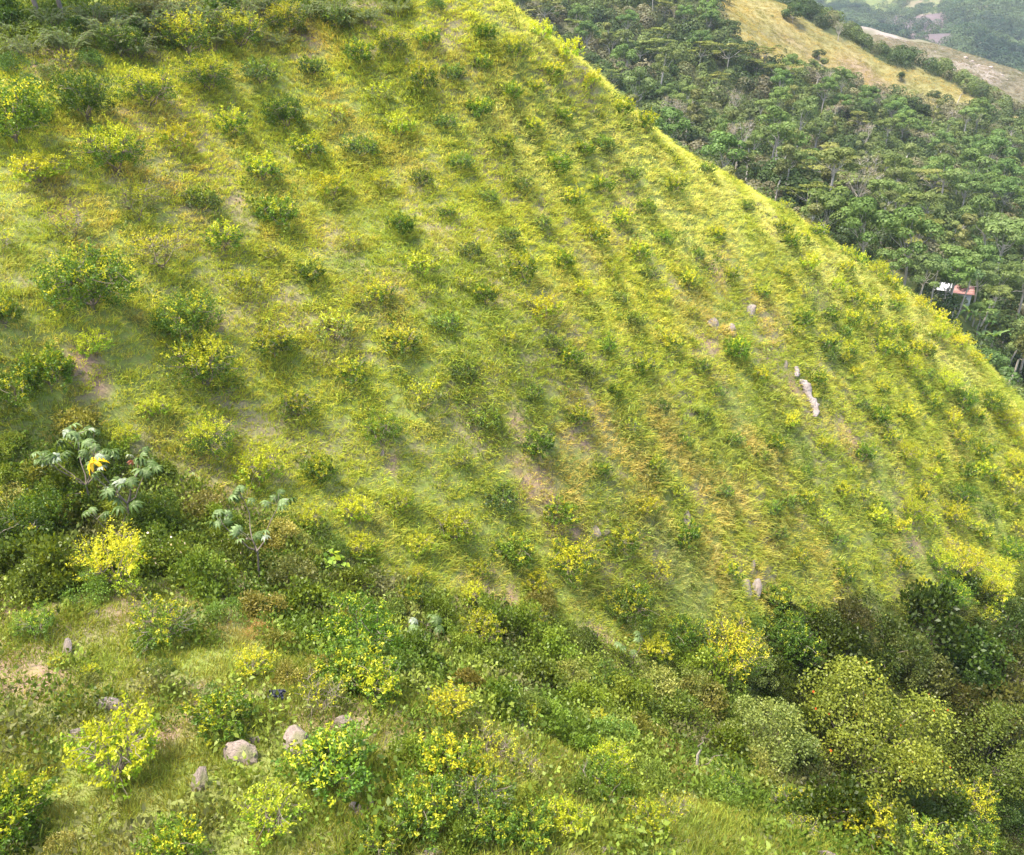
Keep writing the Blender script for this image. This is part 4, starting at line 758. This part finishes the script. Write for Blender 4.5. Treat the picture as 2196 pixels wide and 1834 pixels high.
# the rest of the wood, which reads as one mass: low crowns and saplings between the trees
JC = [qmesh('wood_crown_%02d' % i, [cards(nrm(RS(i).randn(260, 3)+[0, 0, .5])*A([2.2, 2.2, 2.6])+[0, 0, 2.2], nrm(RS(i).randn(260, 3)+[0, 0, .6]), .55, .7+.6*RS(i+5).rand(260, 1)*np.ones(3), RS(i+9))], M_COVER) for i in range(3)]
sel = rf.rand(len(x)) < .16; sel &= (gm < .5) | (rf.rand(len(x)) < .02); sel &= np.hypot(x-HOUSE_P[0], y-HOUSE_P[1]) > 6
fx, fy, fz = x[sel], y[sel], z[sel]; q = min(len(fx), 5200); fx, fy, fz = fx[:q], fy[:q], fz[:q]
ft = lerp(A([.045, .075, .02]), A([.12, .16, .045]), smooth(.35, .65, fbm(fx, fy, 11, 181, 3))[:, None]); ft = lerp(ft, A([.19, .165, .10]), (smooth(.58, .7, fbm(fx, fy, 9, 185, 3))*.7)[:, None])
fs = np.where(gold_mask(fx, fy) > .5, .3, 1)[:, None]*(.6+.7*rf.rand(q, 1)); fs = fs*np.where(np.hypot(fx, fy) < 170, .75, 1)[:, None]
scatter('woodland_understorey', 'low crowns and saplings massed between the taller trees of the valley side', JC, np.stack([fx, fy, fz-.6], 1), np.stack([0*fx, 0*fx, rf.rand(q)*6], 1), fs*[[1, 1, 1]], rf.randint(0, 3, q), ft*(.75+.5*rf.rand(q, 1)))
# dry grass of the golden hill and the rocky ridge
def dry_grass(name, label, F, x0, x1, y0, y1, n, mask, c1, c2, seed, sz):
    r = RS(seed); gx = r.uniform(x0, x1, n); gy = r.uniform(y0, y1, n); k = mask(gx, gy) > .5; gx, gy = gx[k], gy[k]; gz = F.z(gx, gy); uu, vv, ss_ = project(np.stack([gx, gy, gz], 1))
    k = (uu > -80) & (uu < W0+120) & (vv > -60) & (vv < 420); gx, gy, gz = gx[k], gy[k], gz[k]; m = len(gx)
    t = lerp(c1, c2, smooth(.3, .7, fbm(gx, gy, 6, seed, 4))[:, None])*(.8+.4*r.rand(m, 1)); PQ = np.stack([gx, gy, gz], 1); w = sz*(.7+.7*r.rand(m, 1))
    scatter(name, label, TUFTS, PQ, aligned(F, PQ, r, .6, .8), np.c_[w*2.2, w*2.2, w], r.randint(0, 6, m), t); print(name, m)
dry_grass('golden_hill_grass', 'dry golden grass covering the open hill above the forest', VALLEY, 60, 300, 200, 440, 60000, gold_mask, A([.36, .30, .10]), A([.23, .225, .075]), 191, 1.3)
dry_grass('rocky_ridge_grass', 'pale dry grass along the rocky ridge behind the golden hill', RIDGE, 90, 420, 430, 520, 16000, lambda a, b: np.ones(len(a)), A([.24, .205, .13]), A([.16, .16, .085]), 192, 1.7)
for i, (uu, vv, w) in enumerate([(1885,72,5),(2005,110,5),(2022,103,6),(2070,122,10),(2085,130,9),(2100,138,7),(2125,143,11),(1990,120,7),(1945,118,9),(2035,128,5),(2150,160,7),(2160,170,5)]):
    p, s = at(uu, vv+2, RIDGE)
    if np.isfinite(s):
        o = link('boulder', RK[i % 5]); o.location = p; o.scale = (w*.5*s/FPX, w*.5*s/FPX, w*.32*s/FPX); o['category'] = 'boulder'; o['group'] = 'boulders on the rocky ridge'; REG.append((o, 'pale boulder on the distant ridge', tuple(p)))
# woods on the far mountain
rm = RS(61); n = 60000; mx = rm.uniform(300, 1200, n); my = rm.uniform(650, 1500, n); mz = FAR.z(mx, my); uu, vv, _ = project(np.stack([mx, my, mz], 1))
k = (uu > 1600) & (uu < 2330) & (vv < 260) & (vv > -120) & (rm.rand(n) < .9-.85*np.maximum(bl(mx, my, BALD, 70), np.maximum(bl(mx, my, SCREE, 50), bl(mx, my, SCAR, 12))))
mx, my, mz = mx[k], my[k], mz[k]; m = len(mx); mt = lerp(A([.022, .05, .022]), A([.075, .115, .045]), smooth(.35, .65, fbm(mx, my, 50, 195, 4))[:, None])*(.7+.6*rm.rand(m, 1))
scatter('far_mountain_woods', 'bluish green woods covering the distant mountain', JC, np.stack([mx, my, mz-1], 1), np.stack([0*mx, 0*mx, rm.rand(m)*6], 1), (1.2+1.6*rm.rand(m, 1))*[[1.2, 1.2, 1]], rm.randint(0, 3, m), mt); print('far woods', m)
# ------------------------------------------------------------------ farmhouse and bananas
def plain(name, c, rough=.7):
    m, t = new_mat(name); p = N(t, 'ShaderNodeBsdfPrincipled'); p.inputs['Base Color'].default_value = c+(1,); p.inputs['Roughness'].default_value = rough
    o = N(t, 'ShaderNodeOutputMaterial'); t.links.new(p.outputs[0], o.inputs[0]); return m
M_WALL = noisy_material('whitewash', (.50, .49, .47), (.38, .36, .33), (.55, .54, .52), 2, bump=.1); M_RED = noisy_material('red_roofing', (.28, .14, .12), (.20, .10, .09), (.34, .21, .19), 2.5, bump=.2, stretch=(1, 8, 1)); M_WHITEROOF = noisy_material('white_roofing', (.5, .51, .53), (.36, .37, .38), (.58, .59, .6), 2, bump=.2)
M_DARK = plain('dark_glass', (.03, .035, .04), .3); M_DOOR = plain('painted_door', (.12, .2, .16)); M_BAG = plain('dark_blue_plastic', (.008, .011, .028), .7)
def box(name, cx, cy, cz, sx, sy, sz, mat, parent):
    v = A([(x_, y_, z_) for x_ in (-.5, .5) for y_ in (-.5, .5) for z_ in (-.5, .5)])*[sx, sy, sz]+[cx, cy, cz]
    return link(name, qmesh(name, [(v, A([(0, 1, 3, 2), (4, 6, 7, 5), (0, 4, 5, 1), (2, 3, 7, 6), (0, 2, 6, 4), (1, 5, 7, 3)]), np.ones((8, 3)))], mat), parent)
def slope_roof(name, x0, x1, ya, za, yb, zb, mat, parent, ribs=9):
    V = []; Q = []
    xs = np.linspace(x0, x1, ribs*2+1)
    for i, xx in enumerate(xs):
        h = .05 if i % 2 else 0; V += [(xx, ya, za+h), (xx, yb, zb+h), (xx, ya, za+h-.07), (xx, yb, zb+h-.07)]
    for i in range(len(xs)-1): a = 4*i; b = a+4; Q += [(a, b, b+1, a+1), (a+2, a+3, b+3, b+2), (a, a+2, b+2, b), (a+1, b+1, b+3, a+3)]
    return link(name, qmesh(name, [(A(V, ), A(Q), np.ones((len(V), 3)))], mat), parent)
h = plant_root('farmhouse', HOUSE_P+A([0, 2.2, .4]), 'house', 'small white farmhouse with a red roof half hidden by the trees', rz=-.35)
box('wall', 0, 0, 1.2, 6.2, 3.8, 3.2, M_WALL, h); slope_roof('roof', -.2, 3.5, 0, 3.75, -2.3, 2.75, M_RED, h); slope_roof('roof', -.2, 3.5, 0, 3.75, 2.3, 2.75, M_RED, h)
w_ = slope_roof('white_roof', -3.5, -.25, 0, 3.9, -2.2, 3.0, M_WHITEROOF, h); slope_roof('white_roof', -3.5, -.25, 0, 3.9, 2.2, 3.0, M_WHITEROOF, h)
for cx in (-2.1, 1.9):
    wv = box('window', cx, -1.92, 1.7, .9, .06, .9, M_DARK, h); box('frame', cx, -1.97, 1.22, 1.1, .08, .08, M_WALL, wv)
box('door', 0, -1.92, .95, .9, .07, 2.0, M_DOOR, h)
for i, (bu_, bv_, lab, sc) in enumerate([(2085,700,'banana plant closest to the farmhouse',1.15),(2108,722,'tall banana plant in the middle of the clump',1.2),(2135,715,'banana plant with upright pale leaves at the clump end',1.2),(2100,752,'lowest banana plant of the clump below the house',1.1),(2070,690,'banana plant under the high crowned trees',1.0),(2125,748,'banana plant low on the far side of the clump',1.1),(2150,735,'outermost banana plant of the clump',1.0),(2184,800,'lone banana plant by the photo edge below the clump',1.1)]):
    p, s = at(bu_, bv_, VALLEY)
    if np.isfinite(s): banana(p, 70+i, lab, sc)
# slim foreground trunks of the near forest edge
for i, (tu, tv, hh, ln, lab) in enumerate([(2045,702,9,.9,'leaning slim trunk right below the farmhouse roof'),(1990,668,7.5,.1,'straight slim trunk at the hillside crest by the farmhouse'),(2018,672,5.5,.5,'short slim trunk between the two trunks by the farmhouse'),(2155,802,9,1.6,'pale leaning trunk low by the photo edge')]):
    p, s = at(tu, tv, VALLEY)
    if not np.isfinite(s): continue
    root = plant_root('slim_valley_tree', p, 'tree', lab, 'slim trunked trees near the farmhouse'); top_ = A([ln, 0, hh])
    link('trunk', qmesh('slim_valley_trunk', [tube(bend((0, 0, -1), top_, 0, RS(i+200), 6, .012), np.linspace(.17, .09, 6), 6)], M_PALEBARK), root)
    link('crown', qmesh('slim_valley_crown', [cards(top_+A([0, 0, .8])+nrm(RS(i).randn(500, 3)+[0, 0, .4])*A([2.2, 2.2, 1.1])*(.6+.4*RS(i+3).rand(500, 1)), nrm(RS(i).randn(500, 3)+[0, 0, 1]), .34, lerp(A([.08, .14, .05]), A([.15, .22, .08]), RS(i).rand(500, 1)), RS(i+7))], M_TREE), root)
# broken dead trunk in the gully and a plastic sheet
p, s = at(1482, 1665); d0 = plant_root('dead_trunk', p, 'dead tree', 'broken pale dead trunk standing in the dry gully brush'); k_ = s/FPX
link('trunk', qmesh('dead_trunk_wood', [tube(bend((0, 0, -.4), (.22, 0, 72*k_*1.1), 0, RS(2), 6, .02), [.07, .065, .06, .055, .05, .03], 6)], M_PALEBARK), d0)
link('branch', qmesh('dead_branch', [tube(bend((.1, 0, 1.5), (.5, .1, 2.3), 0, RS(3), 5, .05), [.03, .025, .02, .015, .01], 4), tube(bend((0, 0, .3), (1.0, -.1, 1.2), .1, RS(4), 5, .05), [.03, .025, .02, .015, .01], 4)], M_BARK), d0)
p, s = at(596, 1500); r_ = RS(12); gx_, gy_ = np.meshgrid(np.linspace(-.2, .2, 12), np.linspace(-.14, .14, 10), indexing='ij'); gz_ = .08*r_.rand(12, 10)+.1*np.exp(-(gx_**2+gy_**2)*8)
ii, jj = np.meshgrid(np.arange(11), np.arange(9), indexing='ij'); a_ = (ii*10+jj).ravel()
sh = link('plastic_sheet', qmesh('plastic_sheet', [(np.stack([gx_+.04*r_.randn(12, 10), gy_+.04*r_.randn(12, 10), gz_], -1).reshape(-1, 3), np.stack([a_, a_+10, a_+11, a_+1], -1), np.ones((120, 3)))], M_BAG), label='crumpled dark blue plastic sheet caught under the shrubs', category='plastic sheet'); sh.location = p+A([0, 0, .15]); sh.rotation_euler = (.5, .1, 0)
# ------------------------------------------------------------------ labels that single each plant out
LM = [('the long white outcrop', 1732, 860), ('the bright leaning white rock', 1612, 660), ('the streaked white rock', 1608, 1240), ('the round cream stone', 1275, 1136), ('the smooth pale boulder', 236, 1508), ('the dark mossy boulder', 515, 1608), ('the biggest gully tree', 1850, 1540),
 ('the yellow withered leaf', 200, 990), ('the heart leaved vine', 705, 1190), ('the three slim pale trunks', 85, 30), ('the small white stone upslope', 632, 272), ('the farmhouse', 2040, 630), ('the banana plants', 2110, 690), ('the golden hill top', 1735, 50), ('the plastic sheet', 596, 1500),
 ('the dead trunk', 1485, 1620), ('the top end of the crest', 1060, 20), ('the middle of the crest', 1500, 350), ('the low end of the crest', 2170, 880), ('the photo centre', 1098, 917), ('the upper corner over the forest', 1300, 30), ('the golden hill foot', 1900, 190), ('the lower photo edge middle', 1100, 1834),
 ('the big left green bush', 200, 605), ('the lower dark corner', 2180, 1820), ('the rocky ridge end', 2180, 170), ('the middle of the left photo edge', 0, 917), ('the vase shaped bush upslope', 408, 80)]
ORD = 'first second third fourth fifth sixth seventh eighth ninth tenth eleventh twelfth thirteenth fourteenth fifteenth sixteenth seventeenth eighteenth nineteenth twentieth'.split()
def octant(du, dv):
    a = math.degrees(math.atan2(-dv, du)) % 360
    return ['right of', 'above and right of', 'above', 'above and left of', 'left of', 'below and left of', 'below', 'below and right of'][int((a+22.5)//45) % 8]
buck = {}
for o, desc, loc in REG:
    h0 = .8 if 'tree' not in desc else 5.0*o.scale[2]; u, v, s = project(A(loc)+A([0, 0, h0])); dist = [((u-a)**2+(v-b)**2, nme, u-a, v-b) for nme, a, b in LM]
    d2, nme, du, dv = min(dist); buck.setdefault((desc, octant(du, dv), nme), []).append((d2, o))
nl = 0
for (desc, oc, nme), L_ in buck.items():
    L_.sort(key=lambda q: q[0])
    for i, (_, o) in enumerate(L_):
        o['label'] = '%s, %s%s %s' % (desc, '' if len(L_) == 1 else ORD[min(i, 19)]+' ', oc, nme); o['label'] = o['label'].replace(' rounded', '') if len(o['label'].split()) > 14 else o['label']; nl += len(o['label'].split()) > 16
print('labels', len(REG), 'long', nl)
HAZE = 0.00014
hm, ht = new_mat('haze'); pv = N(ht, 'ShaderNodeVolumePrincipled'); pv.inputs['Color'].default_value = (.80, .88, 1, 1); pv.inputs['Density'].default_value = HAZE; pv.inputs['Anisotropy'].default_value = .3
ho = N(ht, 'ShaderNodeOutputMaterial'); ht.links.new(pv.outputs[0], ho.inputs['Volume'])
def haze_box(x0, x1, y0, y1, z0, z1):
    v = A([(x_, y_, z_) for x_ in (x0, x1) for y_ in (y0, y1) for z_ in (z0, z1)], float)
    me = bpy.data.meshes.new('haze'); me.from_pydata([tuple(q) for q in v], [], [(0, 1, 3, 2), (4, 6, 7, 5), (0, 4, 5, 1), (2, 3, 7, 6), (0, 2, 6, 4), (1, 5, 7, 3)]); me.materials.append(hm); return link('haze', me, kind='stuff', label='thin blue haze in the valley air')
haze_box(-170, 1520, -60, 2010, -190, 325)
